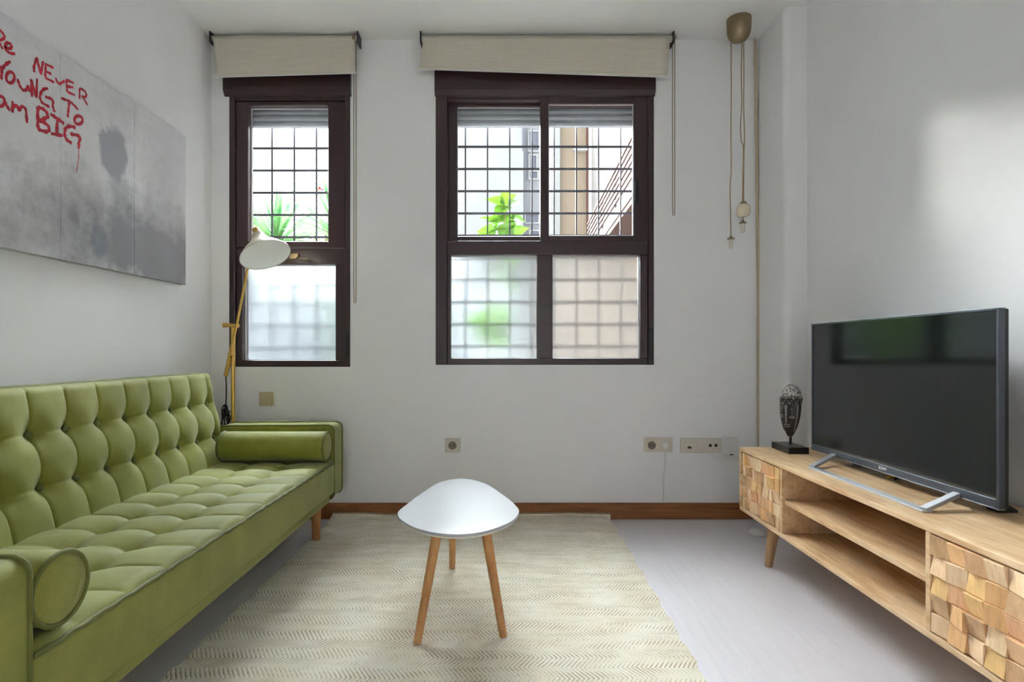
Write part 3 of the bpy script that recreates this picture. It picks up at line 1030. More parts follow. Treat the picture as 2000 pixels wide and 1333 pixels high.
# cables below the set
cb = thing('cable_ends', 'yellow and black cable ends hanging under the television', 'cable', (TX + 0.06, 1.93, CZ1))
MB().tube([(TX + 0.07, 1.90, CZ1 + 0.05), (TX + 0.06, 1.925, CZ1 + 0.03), (TX + 0.035, 1.945, CZ1 + 0.006), (TX + 0.09, 1.99, CZ1 + 0.004)], 0.004, 8).build('yellow_cable', 'yellow', cb, smooth=180)
MB().tube([(TX + 0.07, 1.885, CZ1 + 0.05), (TX + 0.06, 1.905, CZ1 + 0.03), (TX + 0.04, 1.918, CZ1 + 0.006), (TX + 0.1, 1.95, CZ1 + 0.004)], 0.004, 8).build('black_cable', 'black_cord', cb, smooth=180)

# ------------------------------------------------------------------ mask sculpture
def mask():
    mx, my = 1.262, 2.49
    k = thing('mask_sculpture', 'dark carved tribal mask on a black stand beside the television', 'sculpture', (mx, my, CZ1))
    ang = math.radians(0)
    box('stand_base', 1.215, 1.302, 2.41, 2.57, CZ1, CZ1 + 0.028, 'tv_black', k, bevel=0.002)
    MB().tube([(mx, my, CZ1 + 0.027), (mx, my, 0.60)], 0.0055, 12).build('rod', 'tv_black', k, smooth=60)
    # face: local frame, looks along f
    f = Vector((-0.84, -0.54, 0)).normalized(); r = Vector((-f.y, f.x, 0)); up = Vector((0, 0, 1))
    c = Vector((mx, my, 0)) - f * 0.006
    zb, zt = 0.538, 0.772
    def width(t):   # t 0 bottom .. 1 top
        if t < 0.72:
            s = t / 0.72
            return 0.045 * (0.22 + 0.78 * (1 - (1 - s) ** 2.7) ** 0.95)
        s = (t - 0.72) / 0.28
        return 0.046 * math.sqrt(max(0.0, 1 - s * s * 0.985))
    nz, na = 84, 72
    def relief(t, a):
        # a: angle from the face axis, t: height fraction
        d = 0.0
        A = math.degrees(a)
        if t > 0.74:                                  # cap: rough scales
            d += 0.0022 * (math.sin(A * 0.42 + 3 * math.sin(t * 90)) * math.sin(t * 150))
        elif t > 0.62:                                # zigzag band
            s = (t - 0.62) / 0.12
            if s < 0.1 or s > 0.9:
                d += 0.0028
            z = abs(((A / 18.0) % 2) - 1)
            d += 0.0034 if abs(z - s) < 0.18 else -0.001
        else:
            if abs(A) < 10 and 0.27 < t < 0.6:        # nose
                d += 0.013 * (1 - abs(A) / 10) * (0.45 + 0.55 * (0.6 - t) / 0.33)
            for sgn in (-1, 1):                       # eyes, ringed
                q = math.hypot((A - sgn * 31) / 13, (t - 0.475) / 0.062)
                if q < 1.25:
                    d += 0.0045 if 0.72 < q < 1.1 else (0.0035 if q < 0.45 else -0.002)
                for zz in (0.385, 0.362):             # cheek bars
                    if abs(A - sgn * 31) < 15 and abs(t - zz) < 0.008:
                        d += 0.004
                if abs(A - sgn * 62) < 4 and t > 0.1: # side rib
                    d += 0.0035
            q = math.hypot(A / 20, (t - 0.215) / 0.036)
            if q < 1.1:
                d += 0.006 if abs(t - 0.215) > 0.009 else -0.001
        return d
    vs = []; fs = []
    for i in range(nz + 1):
        t = i / nz
        w = width(t)
        for j in range(na):
            a = -PI + 2 * PI * j / na
            rr = w * (1 if abs(a) < PI / 2 else 0.55 + 0.45 * abs(math.sin(a)))
            rr += relief(t, a) * (0.35 + 0.65 * min(1, w / 0.03)) if abs(a) < 1.9 else 0
            p = c + f * (rr * math.cos(a) * 0.82) + r * (rr * math.sin(a)) + up * (zb + (zt - zb) * t)
            p += f * (0.010 * (1 - t) ** 2)
            vs.append(p)
    for i in range(nz):
        for j in range(na):
            j2 = (j + 1) % na
            fs.append((i * na + j, i * na + j2, (i + 1) * na + j2, (i + 1) * na + j))
    fs.append(tuple(range(na))); fs.append(tuple(nz * na + j for j in range(na)))
    t = NT('silver_rubbed_dark_wood')
    geo = t.n('ShaderNodeNewGeometry')
    sp = t.n('ShaderNodeSeparateXYZ'); tc = t.n('ShaderNodeTexCoord')
    t.l(tc.outputs['Object'], sp.inputs[0])
    hi = t.math('MULTIPLY', t.math('SUBTRACT', sp.outputs[2], zb + (zt - zb) * 0.735), 90, clamp=True)
    pk = t.ramp(geo.outputs['Pointiness'], [(0.515, (0, 0, 0, 1)), (0.58, (1, 1, 1, 1))])
    nz_ = t.noise(t.coord(), 130, 3)
    sil = t.math('MULTIPLY', pk, t.math('ADD', 0.35, nz_), clamp=True)
    capm = t.math('MULTIPLY', hi, t.ramp(nz_, [(0.45, (0.1, 0.1, 0.1, 1)), (0.56, (1, 1, 1, 1))]), clamp=True)
    fac = t.math('MAXIMUM', sil, t.math('MULTIPLY', capm, 0.8))
    t.l(t.mix(fac, rgb(40, 26, 25), rgb(214, 210, 208)), t.b.inputs['Base Color'])
    t.set(Roughness=0.32)
    MB().add(vs, fs).build('carved_face', t.m, k, smooth=55)
mask()

# ------------------------------------------------------------------ floor lamp
def lamp():
    lx0, ly0 = -1.436, 2.935
    k = thing('floor_lamp', 'brass floor lamp with cream shade in the corner behind the sofa', 'lamp', (lx0, ly0, 0))
    MB().lathe([(0.0, 0.0), (0.105, 0.0), (0.105, 0.012), (0.1, 0.018), (0.0, 0.02)], 36, Matrix.Translation((lx0, ly0, 0))).build('base', 'gold', k, smooth=40)
    MB().tube([(lx0, ly0, 0.018), (lx0, ly0, 1.045)], 0.0105, 16).build('pole', 'gold', k, smooth=60)
    jm = MB().tube([(lx0 - 0.032, ly0 - 0.012, 1.053), (lx0 + 0.034, ly0 - 0.012, 1.049)], 0.0105, 14)
    jm.lathe([(0, 0), (0.013, 0.0), (0.013, 0.016), (0, 0.016)], 16, Matrix.Translation((lx0 - 0.045, ly0 - 0.012, 1.053)) @ Matrix.Rotation(PI / 2, 4, 'Y'))
    jm.build('joint', 'gold', k, smooth=40)
    def P(px, py, y):
        return Vector(((px - 990) * y / F, y, EYE + (685 - py) * y / F))
    a = P(446, 700, 2.94); b = P(462, 637, 2.915); c = P(484, 524, 2.86); d = P(490, 480, 2.84)
    MB().tube([a, b, c, d], 0.0058, 12).build('arm', 'gold', k, smooth=60)
    MB().tube([P(449, 697, 2.938), P(441, 735, 2.945)], 0.011, 16).build('counterweight', 'gold', k, smooth=60)
    MB().tube([P(449, 690, 2.93), P(452, 697, 2.925)], 0.012, 12).build('clamp', 'gold', k, smooth=60)
    # shade: cone whose axis points down, right and towards the room
    rim = P(518.5, 499, 2.74)
    ax = Vector((0.43, -0.275, -0.86)).normalized()
    q = ax.to_track_quat('Z', 'Y').to_matrix().to_4x4()
    mt = Matrix.Translation(rim) @ q
    R0 = 0.122
    prof = [(R0, 0.0), (R0 * 0.985, -0.004), (R0 * 0.75, -0.037), (R0 * 0.5, -0.068), (R0 * 0.34, -0.092), (R0 * 0.27, -0.112), (R0 * 0.25, -0.125)]
    vs = []; n = 48
    m = MB(); fs = []
    for (r, h) in prof:
        for j in range(n):
            an = 2 * PI * j / n
            vs.append(mt @ Vector((r * math.cos(an), r * math.sin(an), h)))
    for i in range(len(prof) - 1):
        for j in range(n):
            fs.append((i * n + j, i * n + (j + 1) % n, (i + 1) * n + (j + 1) % n, (i + 1) * n + j))
    fs.append(tuple((len(prof) - 1) * n + j for j in range(n)))
    m.add(vs, fs)
    sh = m.build('lamp_shade', 'shade_out', k, smooth=60)
    prof2 = [(R0 * 0.975, -0.0015), (R0 * 0.735, -0.0355), (R0 * 0.485, -0.0655), (R0 * 0.32, -0.09), (R0 * 0.24, -0.112), (0.0, -0.116)]
    MB().lathe(prof2, 48, mt).build('shade_lining', 'shade_in', sh, smooth=60)
    MB().lathe([(0.0, -0.160), (0.017, -0.160), (0.018, -0.157), (0.018, -0.125), (0.026, -0.118), (0.026, -0.112)], 24, mt).build('cap', 'gold', k, smooth=40)
    MB().lathe([(0.0, -0.03), (0.016, -0.034), (0.022, -0.05), (0.016, -0.075), (0.012, -0.11), (0, -0.11)], 20, mt).build('bulb', 'opal', k, smooth=60)
    neck = mt @ Vector((0, 0, -0.11))
    MB().tube([d, (d + neck) / 2 + Vector((0, 0, 0.006)), neck], 0.0058, 10).build('neck', 'gold', k, smooth=60)
    pts = [P(441, 735, 2.945), P(442, 760, 2.95), P(441, 790, 2.95), P(438, 815, 2.96), P(441, 850, 2.97), P(444, 900, 2.98)]
    cord = MB().tube(catmull(pts, 6, False), 0.0032, 8)
    for i in range(5):                      # the tied-up loops
        w = 0.018 + 0.004 * i
        cc = P(442 + (i % 3) * 3 - 2, 806 + i * 3, 2.955)
        loop = [cc + Vector((math.cos(t * 2 * PI / 16 + i) * w * 0.55 * (1 if i % 2 else 1.5), 0.008 * math.sin(i + t), math.sin(t * 2 * PI / 16) * w * (2.2 if i % 2 else 1.1))) for t in range(16)]
        cord.tube(loop, 0.003, 6, closed=True)
    cord.build('power_cord', 'black_cord', k, smooth=180)
lamp()

# ------------------------------------------------------------------ wall canvas
CFX = XL + 0.032
def cpt(px, py, off=0.0006):
    y = CFX * F / (px - 990)
    return Vector((CFX + off, y, EYE + (685 - py) * y / F))
def canvas():
    y1, y0 = CFX * F / (363 - 990), 1.19
    za, zb = 1.244, 1.977
    root = thing('wall_canvas', 'grey concrete print canvas with red brush lettering above the sofa', 'picture', (CFX, (y0 + y1) / 2, za))
    t = NT('grey_concrete_print')
    tc = t.n('ShaderNodeTexCoord')
    sp = t.n('ShaderNodeSeparateXYZ'); t.l(tc.outputs['Object'], sp.inputs[0])
    Y, Z = sp.outputs[1], sp.outputs[2]
    v = t.coord((0, 1, 1))
    n1 = t.noise(v, 3.2, 5, 0.6); n2 = t.noise(v, 16, 5, 0.65); n3 = t.noise(v, 60, 3)
    fac = t.math('ADD', t.math('MULTIPLY', n1, 0.55), t.math('ADD', t.math('MULTIPLY', n2, 0.3), t.math('MULTIPLY', n3, 0.15)))
    col = t.ramp(fac, [(0.3, rgb(202, 202, 206)), (0.5, rgb(224, 224, 228)), (0.7, rgb(234, 234, 237))])
    wob = t.math('ADD', t.math('MULTIPLY', t.math('SUBTRACT', n2, 0.5), 0.8), t.math('MULTIPLY', t.math('SUBTRACT', t.noise(v, 7.0, 4), 0.5), 1.1))
    def blob(cy, cz, ry, rz_, soft, colr, strength, col):
        a = t.math('DIVIDE', t.math('SUBTRACT', Y, cy), ry)
        b = t.math('DIVIDE', t.math('SUBTRACT', Z, cz), rz_)
        d = t.math('SQRT', t.math('ADD', t.math('MULTIPLY', a, a), t.math('MULTIPLY', b, b)))
        d = t.math('ADD', d, wob)
        m = t.math('MULTIPLY', t.math('SUBTRACT', 1.0, t.math('DIVIDE', t.math('SUBTRACT', d, 1.0 - soft), soft * 2), clamp=True), strength, clamp=True)
        return t.mix(m, col, colr)
    def at(px, py):
        p = cpt(px, py); return p.y, p.z
    y, z = at(310, 500); col = blob(y, z, 0.75, 0.20, 0.5, rgb(124, 122, 128), 0.9, col)
    y, z = at(330, 330); col = blob(y, z, 0.12, 0.30, 0.8, rgb(186, 185, 193), 0.5, col)
    y, z = at(222, 300); col = blob(y, z, 0.085, 0.11, 0.12, rgb(152, 156, 168), 0.85, col)
    y, z = at(232, 372); col = blob(y, z, 0.055, 0.05, 0.4, rgb(172, 175, 182), 0.6, col)
    y, z = at(240, 470); col = blob(y, z, 0.07, 0.14, 0.35, rgb(120, 120, 128), 0.6, col)
    y, z = at(195, 470); col = blob(y, z, 0.05, 0.06, 0.2, rgb(112, 120, 132), 0.7, col)
    t.l(col, t.b.inputs['Base Color'])
    t.set(Roughness=0.55)
    t.bump(n3, 0.06, 0.002)
    edges = [y1, 2.38, 1.987, 1.59, y0]
    for a, b in zip(edges[:-1], edges[1:]):
        box('print_panel', XL + 0.002, CFX, b + 0.0008, a - 0.0008, za, zb, t.m, root, bevel=0.001, seg=1)
    box('stretcher_frame', XL, XL + 0.0018, y0 + 0.01, y1 - 0.01, za + 0.01, zb - 0.01, 'dark_hole', root)
    S = 4.445
    def ell(cx, cy, rx_, ry_, n=18, a0=0, a1=2 * PI):
        return [(cx + rx_ * math.cos(a0 + (a1 - a0) * k / n), cy + ry_ * math.sin(a0 + (a1 - a0) * k / n)) for k in range(n + 1)]
    letters = [
        (0.0062, [[(-30, 75), (5, 90), (35, 130), (30, 158), (-5, 172)], [(-10, 190), (25, 250)], [(-25, 60), (-28, 230)]]),
        (0.0062, [[(38, 228), (80, 245), (100, 228), (85, 200), (55, 195), (42, 225), (55, 262), (90, 285), (130, 288)]]),
        (0.0062, [[(297, 450), (293, 405), (320, 320)], [(320, 320), (335, 400), (355, 470)], [(355, 470), (362, 410), (375, 352)]]),
        (0.0062, [[(398, 372), (392, 440), (392, 500)], [(392, 378), (465, 412)], [(392, 440), (445, 466)], [(392, 500), (470, 538)]]),
        (0.0062, [[(480, 495), (508, 550), (560, 525)]]),
        (0.0062, [[(575, 515), (578, 570), (582, 622)], [(570, 513), (640, 545)], [(580, 572), (636, 582)], [(582, 620), (650, 650)]]),
        (0.0062, [[(690, 590), (690, 682)], [(690, 590), (728, 608), (748, 640), (740, 664), (705, 660)], [(712, 655), (735, 695), (760, 738)]]),
        (0.0068, [[(-25, 365), (15, 425)], [(90, 355), (45, 385), (15, 425)], [(15, 425), (10, 512)]]),
        (0.0068, [ell(88, 495, 36, 48)]),
        (0.0068, [[(150, 505), (170, 565), (200, 604), (230, 600), (240, 565)], [(240, 560), (254, 622)]]),
        (0.0068, [[(276, 664), (268, 510)], [(266, 508), (290, 590), (314, 672)], [(314, 672), (320, 505)]]),
        (0.0068, [[(415, 590), (372, 602), (346, 655), (362, 710), (430, 752)], [(390, 662), (455, 690), (457, 745), (475, 796)]]),
        (0.0068, [[(528, 674), (600, 702), (640, 735), (677, 776)], [(600, 705), (592, 780), (586, 842)]]),
        (0.0080, [ell(680, 865, 36, 36)]),
        (0.0070, [ell(0, 702, 38, 44), [(30, 675), (52, 730), (84, 785)]]),
        (0.0070, [[(108, 700), (105, 800)], [(108, 760), (140, 735), (163, 790)], [(163, 790), (185, 748), (222, 775), (232, 892)]]),
        (0.0088, [[(328, 750), (326, 850), (328, 945)], [(330, 752), (385, 778), (415, 828), (380, 855), (335, 870)], [(335, 870), (402, 900), (426, 945), (395, 966), (325, 942)]]),
        (0.0088, [[(435, 812), (500, 855), (556, 897)], [(497, 858), (490, 990)], [(440, 982), (545, 1000)]]),
        (0.0088, [[(655, 930), (595, 920), (562, 955), (570, 1025), (622, 1066)], [(608, 985), (690, 1008), (684, 1060), (680, 1112)]]),
        (0.0022, [[(682, 1112), (680, 1200), (672, 1260), (660, 1322)]]),
    ]
    for nm, (w, strokes) in enumerate(letters):
        m = MB()
        lift = 0.0
        for st in strokes:
            lift += 0.00004
            pts = [Vector((p[0], p[1], 0)) for p in st]
            pts = catmull(pts, 5, False) if len(pts) > 2 else [pts[0].lerp(pts[1], k / 4) for k in range(5)]
            P3 = [cpt(p.x / S, 40 + p.y / S, 0.0006 + lift) for p in pts]
            L = []; Rr = []
            n = len(P3)
            for i, p in enumerate(P3):
                d = P3[min(i + 1, n - 1)] - P3[max(i - 1, 0)]
                d.x = 0
                d.normalize()
                nrm = Vector((0, -d.z, d.y))
                ww = w * 0.86 * (0.85 + 0.22 * math.sin(i * 1.7 + p.y * 40)) * (0.75 if i in (0, n - 1) else 1)
                L.append(p + nrm * ww); Rr.append(p - nrm * ww)
            m.add(L + Rr, [(i, i + 1, n + i + 1, n + i) for i in range(n - 1)])
        m.build('paint_drip' if w < 0.003 else 'red_letter', 'red_paint', root)
canvas()

# ------------------------------------------------------------------ roller blinds
def blind(label, tl, tr, bl, br, chain_px, chain_end, name_y=2.985):
    y = name_y
    def P(p, yy=y):
        return Vector(((p[0] - 990) * yy / F, yy, EYE + (685 - p[1]) * yy / F))
    zr = H - 0.03
    a, b = P(tl), P(tr)
    root = thing('roller_blind', label, 'blind', ((a.x + b.x) / 2, y, min(P(bl).z, P(br).z)), 'rolled-up linen blinds')
    MB().tube([(a.x - 0.012, y + 0.014, zr), (b.x + 0.012, y + 0.014, zr)], 0.017, 20).build('roller', 'blind', root, smooth=60)
    for x in (a.x - 0.018, b.x + 0.012):
        MB().box(x, x + 0.008, y - 0.012, y + 0.06, zr - 0.03, H - 0.0005).build('bracket', 'iron', root, bevel=0.002)
    m = MB()
    nx = 30; rows = 10
    vs = []
    c, d = P(bl), P(br)
    ta = Vector((a.x, y - 0.002, zr + 0.006)); tb = Vector((b.x, y - 0.002, zr + 0.006))
    for j in range(rows + 1):
        v = j / rows
        for i in range(nx + 1):
            u = i / nx
            p = ta.lerp(tb, u).lerp(c.lerp(d, u), v)
            p.y = y - 0.003 + 0.0015 * math.sin(u * 19) * v
            vs.append(p)
    n = nx + 1
    fs = [(j * n + i, j * n + i + 1, (j + 1) * n + i + 1, (j + 1) * n + i) for j in range(rows) for i in range(nx)]
    fab = m.add(vs, fs).build('fabric', 'blind', root, smooth=180)
    so = fab.modifiers.new('thick', 'SOLIDIFY'); so.thickness = 0.0012; so.offset = 0
    MB().tube([c + Vector((-0.004, 0, 0.006)), d + Vector((0.004, 0, 0.006))], 0.0075, 12).build('hem_bar', 'blind', root, smooth=60)
    e = (d - c).normalized()
    bb = MB().tube([c + Vector((-0.006, -0.001, -0.003)), d + Vector((0.006, -0.001, -0.003))], 0.0035, 8)
    bb.build('hem_rail', 'plastic_w', root, smooth=60)
    if chain_px:
        x = (chain_px - 990) * y / F
        ze = EYE + (685 - chain_end) * y / F
        pts = [(x - 0.006, y + 0.012, zr - 0.01)] + [(x - 0.006 + 0.0005 * math.sin(k), y + 0.012, zr - 0.01 - (zr - 0.02 - ze) * k / 12) for k in range(1, 12)] + \
              [(x - 0.005, y + 0.012, ze + 0.004), (x, y + 0.012, ze), (x + 0.005, y + 0.012, ze + 0.004)] + \
              [(x + 0.006, y + 0.012, ze + 0.01 + (zr - 0.02 - ze) * k / 12) for k in range(1, 13)]
        MB().tube(pts, 0.0022, 6).build('pull_chain', 'brass_dull', root, smooth=180)
        MB().lathe([(0.0, -0.011), (0.02, -0.011), (0.022, 0.0), (0.02, 0.006), (0, 0.006)], 20, Matrix.Translation((x, y + 0.014, zr)) @ Matrix.Rotation(PI / 2, 4, 'Y')).build('chain_wheel', 'brass_dull', root, smooth=40)
blind('cream linen roller blind above the narrow left window', (417, 74), (693, 74), (421, 150), (693, 142), 692, 592)
blind('wide cream linen roller blind above the sliding window', (827, 68), (1309, 68), (820, 134), (1304, 150), 1317, 420)

# ------------------------------------------------------------------ ceiling pendant remains
def pendant():
    px_, py_ = 1.19, 2.87
    k = thing('pendant_fitting', 'rise and fall pendant fitting without shades on the ceiling', 'lamp', (px_, py_, H))
    MB().lathe([(0.0, -0.118), (0.02, -0.116), (0.038, -0.107), (0.051, -0.09), (0.058, -0.066), (0.06, -0.03), (0.06, 0.0), (0, 0)], 36, Matrix.Translation((px_, py_, H))).build('canopy', 'brass_dull', k, smooth=50)
    MB().lathe([(0, -0.006), (0.006, -0.005), (0.006, 0.004), (0, 0.004)], 10, Matrix.Translation((px_ + 0.03, py_ - 0.042, H - 0.1))).build('screw', 'brass_dull', k, smooth=40)
    def P(px, py, y=py_):
        return Vector(((px - 990) * y / F, y, EYE + (685 - py) * y / F))
    def cord(pp):
        MB().tube(catmull([P(*q) for q in pp], 5, False), 0.0026, 7).build('cord', 'tan_cord', k, smooth=180)
    cord([(1428, 84), (1428, 140), (1428.5, 160), (1427.5, 260), (1428, 330), (1426, 370), (1427, 420), (1427.5, 465)])
    cord([(1449, 84), (1448, 150), (1449, 200), (1446.5, 245), (1448, 275), (1452, 290), (1451, 340), (1450.5, 396)])
    cord([(1452.5, 84), (1453, 160), (1452.5, 200), (1454, 270), (1453, 300), (1452.5, 350), (1452.5, 396)])
    cord([(1451, 424), (1451, 433)])
    s = F / py_
    def hold(px, py):
        c = P(px, py)
        m = Matrix.Translation(c)
        MB().lathe([(0, 0.012), (0.006, 0.012), (0.008, 0.004), (0.018, 0.0), (0.018, -0.004), (0.012, -0.006), (0, -0.006)], 20, m).build('holder_cap', 'brass_dull', k, smooth=40)
        MB().lathe([(0.011, -0.006), (0.011, -0.03), (0.009, -0.046), (0.006, -0.052), (0, -0.053)], 18, m).build('lamp_holder', 'socketp', k, smooth=40)
    hold(1427.5, 466); hold(1451, 435)
    c = P(1452, 411)
    MB().lathe([(0, 0.034), (0.014, 0.034), (0.028, 0.026), (0.034, 0.01), (0.034, -0.012), (0.028, -0.026), (0.015, -0.034), (0, -0.034)], 28, Matrix.Translation(c)).build('glass_counterweight', 'opal', k, smooth=60)
    MB().lathe([(0, 0.044), (0.012, 0.044), (0.017, 0.036), (0.016, 0.032), (0, 0.032)], 20, Matrix.Translation(c)).build('counterweight_cap', 'brass_dull', k, smooth=40)
pendant()

# conduit in the corner
m = MB().tube([(wx(1475, D - 0.012), D - 0.012, H), (wx(1478.5, D - 0.012), D - 0.012, 1.9), (wx(1481, D - 0.012), D - 0.012, 1.25), (wx(1482, D - 0.012), D - 0.012, 0.6), (wx(1482, D - 0.012), D - 0.012, 0.088)], 0.0075, 10)
tag(m.build('cable_conduit', 'conduit', smooth=60), 'thin beige cable conduit running down the right corner', 'conduit')

# ------------------------------------------------------------------ switches and sockets
def plate(name, label, px0, px1, py0, py1, mat, cat='socket'):
    o = thing(name, label, cat, (wx((px0 + px1) / 2), D, wz((py0 + py1) / 2)))
    box('plate', wx(px0), wx(px1), D - 0.009, D, wz(py1), wz(py0), mat, o, bevel=0.003)
    return o
def insert(o, px0, px1, py0, py1, mat, d=0.011):
    return box('insert', wx(px0), wx(px1), D - d, D - 0.006, wz(py1), wz(py0), mat, o, bevel=0.0012)
M['well'] = plain('grey_socket_well', rgb(128, 120, 106), 0.5)
def schuko(o, px, py, r=0.0195):
    mt = Matrix.Translation((wx(px), D, wz(py))) @ Matrix.Rotation(PI / 2, 4, 'X')
    w = MB().lathe([(r + 0.003, 0.0100), (r + 0.003, 0.0138), (r, 0.0142), (r - 0.001, 0.0118), (0, 0.0116)], 28, mt).build('socket_well', 'well', o, smooth=30)
    for s in (-1, 1):
        MB().lathe([(0.0036, 0.0110), (0.0036, 0.0124), (0, 0.0125)], 10, Matrix.Translation((wx(px) + s * 0.0085, D, wz(py))) @ Matrix.Rotation(PI / 2, 4, 'X')).build('contact_hole', 'dark_hole', w)
        box('earth_clip', wx(px) - 0.003, wx(px) + 0.003, D - 0.0145, D - 0.0110, wz(py) + s * 0.0155 - 0.002, wz(py) + s * 0.0155 + 0.002, 'brass_dull', w)
s = plate('light_switch', 'beige rocker light switch on the wall below the narrow window', 507, 536, 766, 793, 'switchp', 'switch')
insert(s, 511, 528, 771, 788, 'switchp', 0.0125); insert(s, 529, 532, 773, 786, 'switchp', 0.0115)
s = plate('wall_socket', 'single ivory wall socket behind the white table', 869, 899, 856, 884, 'socketp')
insert(s, 873, 895, 860, 880, 'socketp'); schuko(s, 884, 870)
s = plate('wall_socket', 'double ivory socket with a white plug left of the cabinet', 1257, 1313, 855, 883, 'socketp')
insert(s, 1262, 1283, 859, 880, 'socketp'); schuko(s, 1272, 869.5)
insert(s, 1287, 1308, 859, 880, 'socketp')
s = plate('wall_socket', 'triple ivory plate with aerial and phone outlets left of the cabinet', 1328, 1408, 856, 885, 'socketp')
insert(s, 1336.5, 1352, 863, 878, 'socketp', 0.0115); insert(s, 1360, 1376, 862, 878, 'socketp', 0.0115)
box('outlet_hole', wx(1342), wx(1349), D - 0.0125, D - 0.011, wz(876), wz(872), 'dark_hole', s)
for px in (1386, 1397):
    MB().lathe([(0.0085, 0.0085), (0.0085, 0.011), (0.004, 0.0115), (0, 0.0115)], 16, Matrix.Translation((wx(px), D, wz(870))) @ Matrix.Rotation(PI / 2, 4, 'X')).build('aerial_jack', 'dark_hole', s, smooth=40)
s = plate('junction_cover', 'blank white cover box on the wall touching the cabinet corner', 1411, 1442, 854, 892, 'plastic_w', 'cover')
box('notch', wx(1424), wx(1431), D - 0.0105, D - 0.0088, wz(889), wz(887), 'dark_hole', s)
MB().tube(catmull([Vector((wx(x), D - 0.002, wz(y))) for x, y in ((1384, 888), (1396, 896), (1412, 898), (1425, 892))], 5, False), 0.0015, 6).build('thin_wire', 'plastic_w', s, smooth=180)

pl = thing('power_plug', 'white round plug with its cable hanging to the skirting', 'plug', (wx(1297), D - 0.01, wz(869)))
MB().lathe([(0.0195, 0.0114), (0.0195, 0.024), (0.016, 0.03), (0.0, 0.031)], 24, Matrix.Translation((wx(1297), D, wz(869.5))) @ Matrix.Rotation(PI / 2, 4, 'X')).build('plug_body', 'plastic_w', pl, smooth=40)
MB().tube([(wx(1297.5), D - 0.022, wz(874)), (wx(1297.5), D - 0.024, wz(880)), (wx(1297.5), D - 0.018, wz(888))], 0.0055, 10).build('strain_relief', 'plastic_w', pl, smooth=60)
MB().tube(catmull([Vector(p) for p in ((wx(1297.5), D - 0.018, wz(887)), (wx(1298), D - 0.014, wz(898)), (wx(1297), D - 0.008, wz(915)), (wx(1295.5), D - 0.007, wz(940)), (wx(1295), D - 0.007, wz(965)), (wx(1294), D - 0.009, wz(982)))], 5, False), 0.0036, 8).build('cable', 'plastic_w', pl, smooth=180)

# white thing on the floor behind the cabinet leg
fl = thing('plug_adapter', 'small white plastic adapter lying on the floor under the cabinet', 'adapter', (1.252, 2.80, 0))
ax_, ay_ = 1.252, 2.80
fl.location = (ax_, ay_, 0)
MB().lathe([(0, 0.0), (0.036, 0.0), (0.04, 0.006), (0.038, 0.016), (0.026, 0.026), (0.012, 0.032), (0, 0.033)], 28, Matrix.Translation((ax_, ay_, 0))).build('shell', 'plastic_w', fl, smooth=50)
MB().tube([(ax_ + 0.02, ay_, 0.012), (ax_ + 0.05, ay_ + 0.03, 0.006), (ax_ + 0.06, ay_ + 0.15, 0.005)], 0.004, 8).build('lead', 'plastic_w', fl, smooth=180)

# ------------------------------------------------------------------ outside
struct(box('ground_outside', -60, 60, D + WT, 90, -0.3, -0.1, 'paving'), 'courtyard ground outside')

struct(box('ground_behind', -60, 60, -60, YB - 0.2, -0.3, -0.1, 'paving'), 'ground behind the room')
# white rear building seen through the left sliding pane
wb = thing('apartment_block', 'pale white apartment block seen through the left sliding pane', 'building', (0, 24, -0.1))
YW = 24.0
def bx(p, y): return (p - 990) * y / F
def bzz(p, y): return EYE + (685 - p) * y / F
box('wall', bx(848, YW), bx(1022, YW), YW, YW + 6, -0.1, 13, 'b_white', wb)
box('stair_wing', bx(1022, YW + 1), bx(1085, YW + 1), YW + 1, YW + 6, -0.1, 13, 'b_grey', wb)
box('drainpipe', bx(1020, YW), bx(1022, YW), YW - 0.1, YW, bzz(295, YW), 13, 'b_glass', wb)
for (pa, pb, qa, qb) in ((1031, 1054, 256, 298), (1032, 1050, 303, 332), (1032, 1052, 334, 352), (1024, 1054, 418, 438), (1033, 1055, 450, 490)):
    f = rect_frame(bx(pa, YW + 1), bx(pb, YW + 1), bzz(qb, YW + 1), bzz(qa, YW + 1), 0.06, 0.06, 0.06, 0.06, YW + 0.9, YW + 1.0).build('window_frame', 'b_white', wb)
    box('window_pane', bx(pa, YW + 1) + 0.06, bx(pb, YW + 1) - 0.06, YW + 0.96, YW + 0.99, bzz(qb, YW + 1) + 0.06, bzz(qa, YW + 1) - 0.06, 'b_glass', f)

bb_ = thing('beige_house', 'beige rendered house seen through the right sliding pane', 'building', (2.2, 20, -0.1))
YBg = 20.0
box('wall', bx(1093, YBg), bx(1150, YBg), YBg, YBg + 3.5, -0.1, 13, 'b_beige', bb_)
box('pilaster', bx(1076, YBg), bx(1093, YBg), YBg - 0.15, YBg + 3.5, -0.1, 13, 'b_white', bb_)
box('downpipe', bx(1145, YBg), bx(1149, YBg), YBg - 0.12, YBg, -0.1, 13, 'terracotta', bb_)
box('vent_ledge', bx(1118, YBg), bx(1146, YBg), YBg - 0.2, YBg, bzz(297, YBg), bzz(294, YBg), 'b_white', bb_)

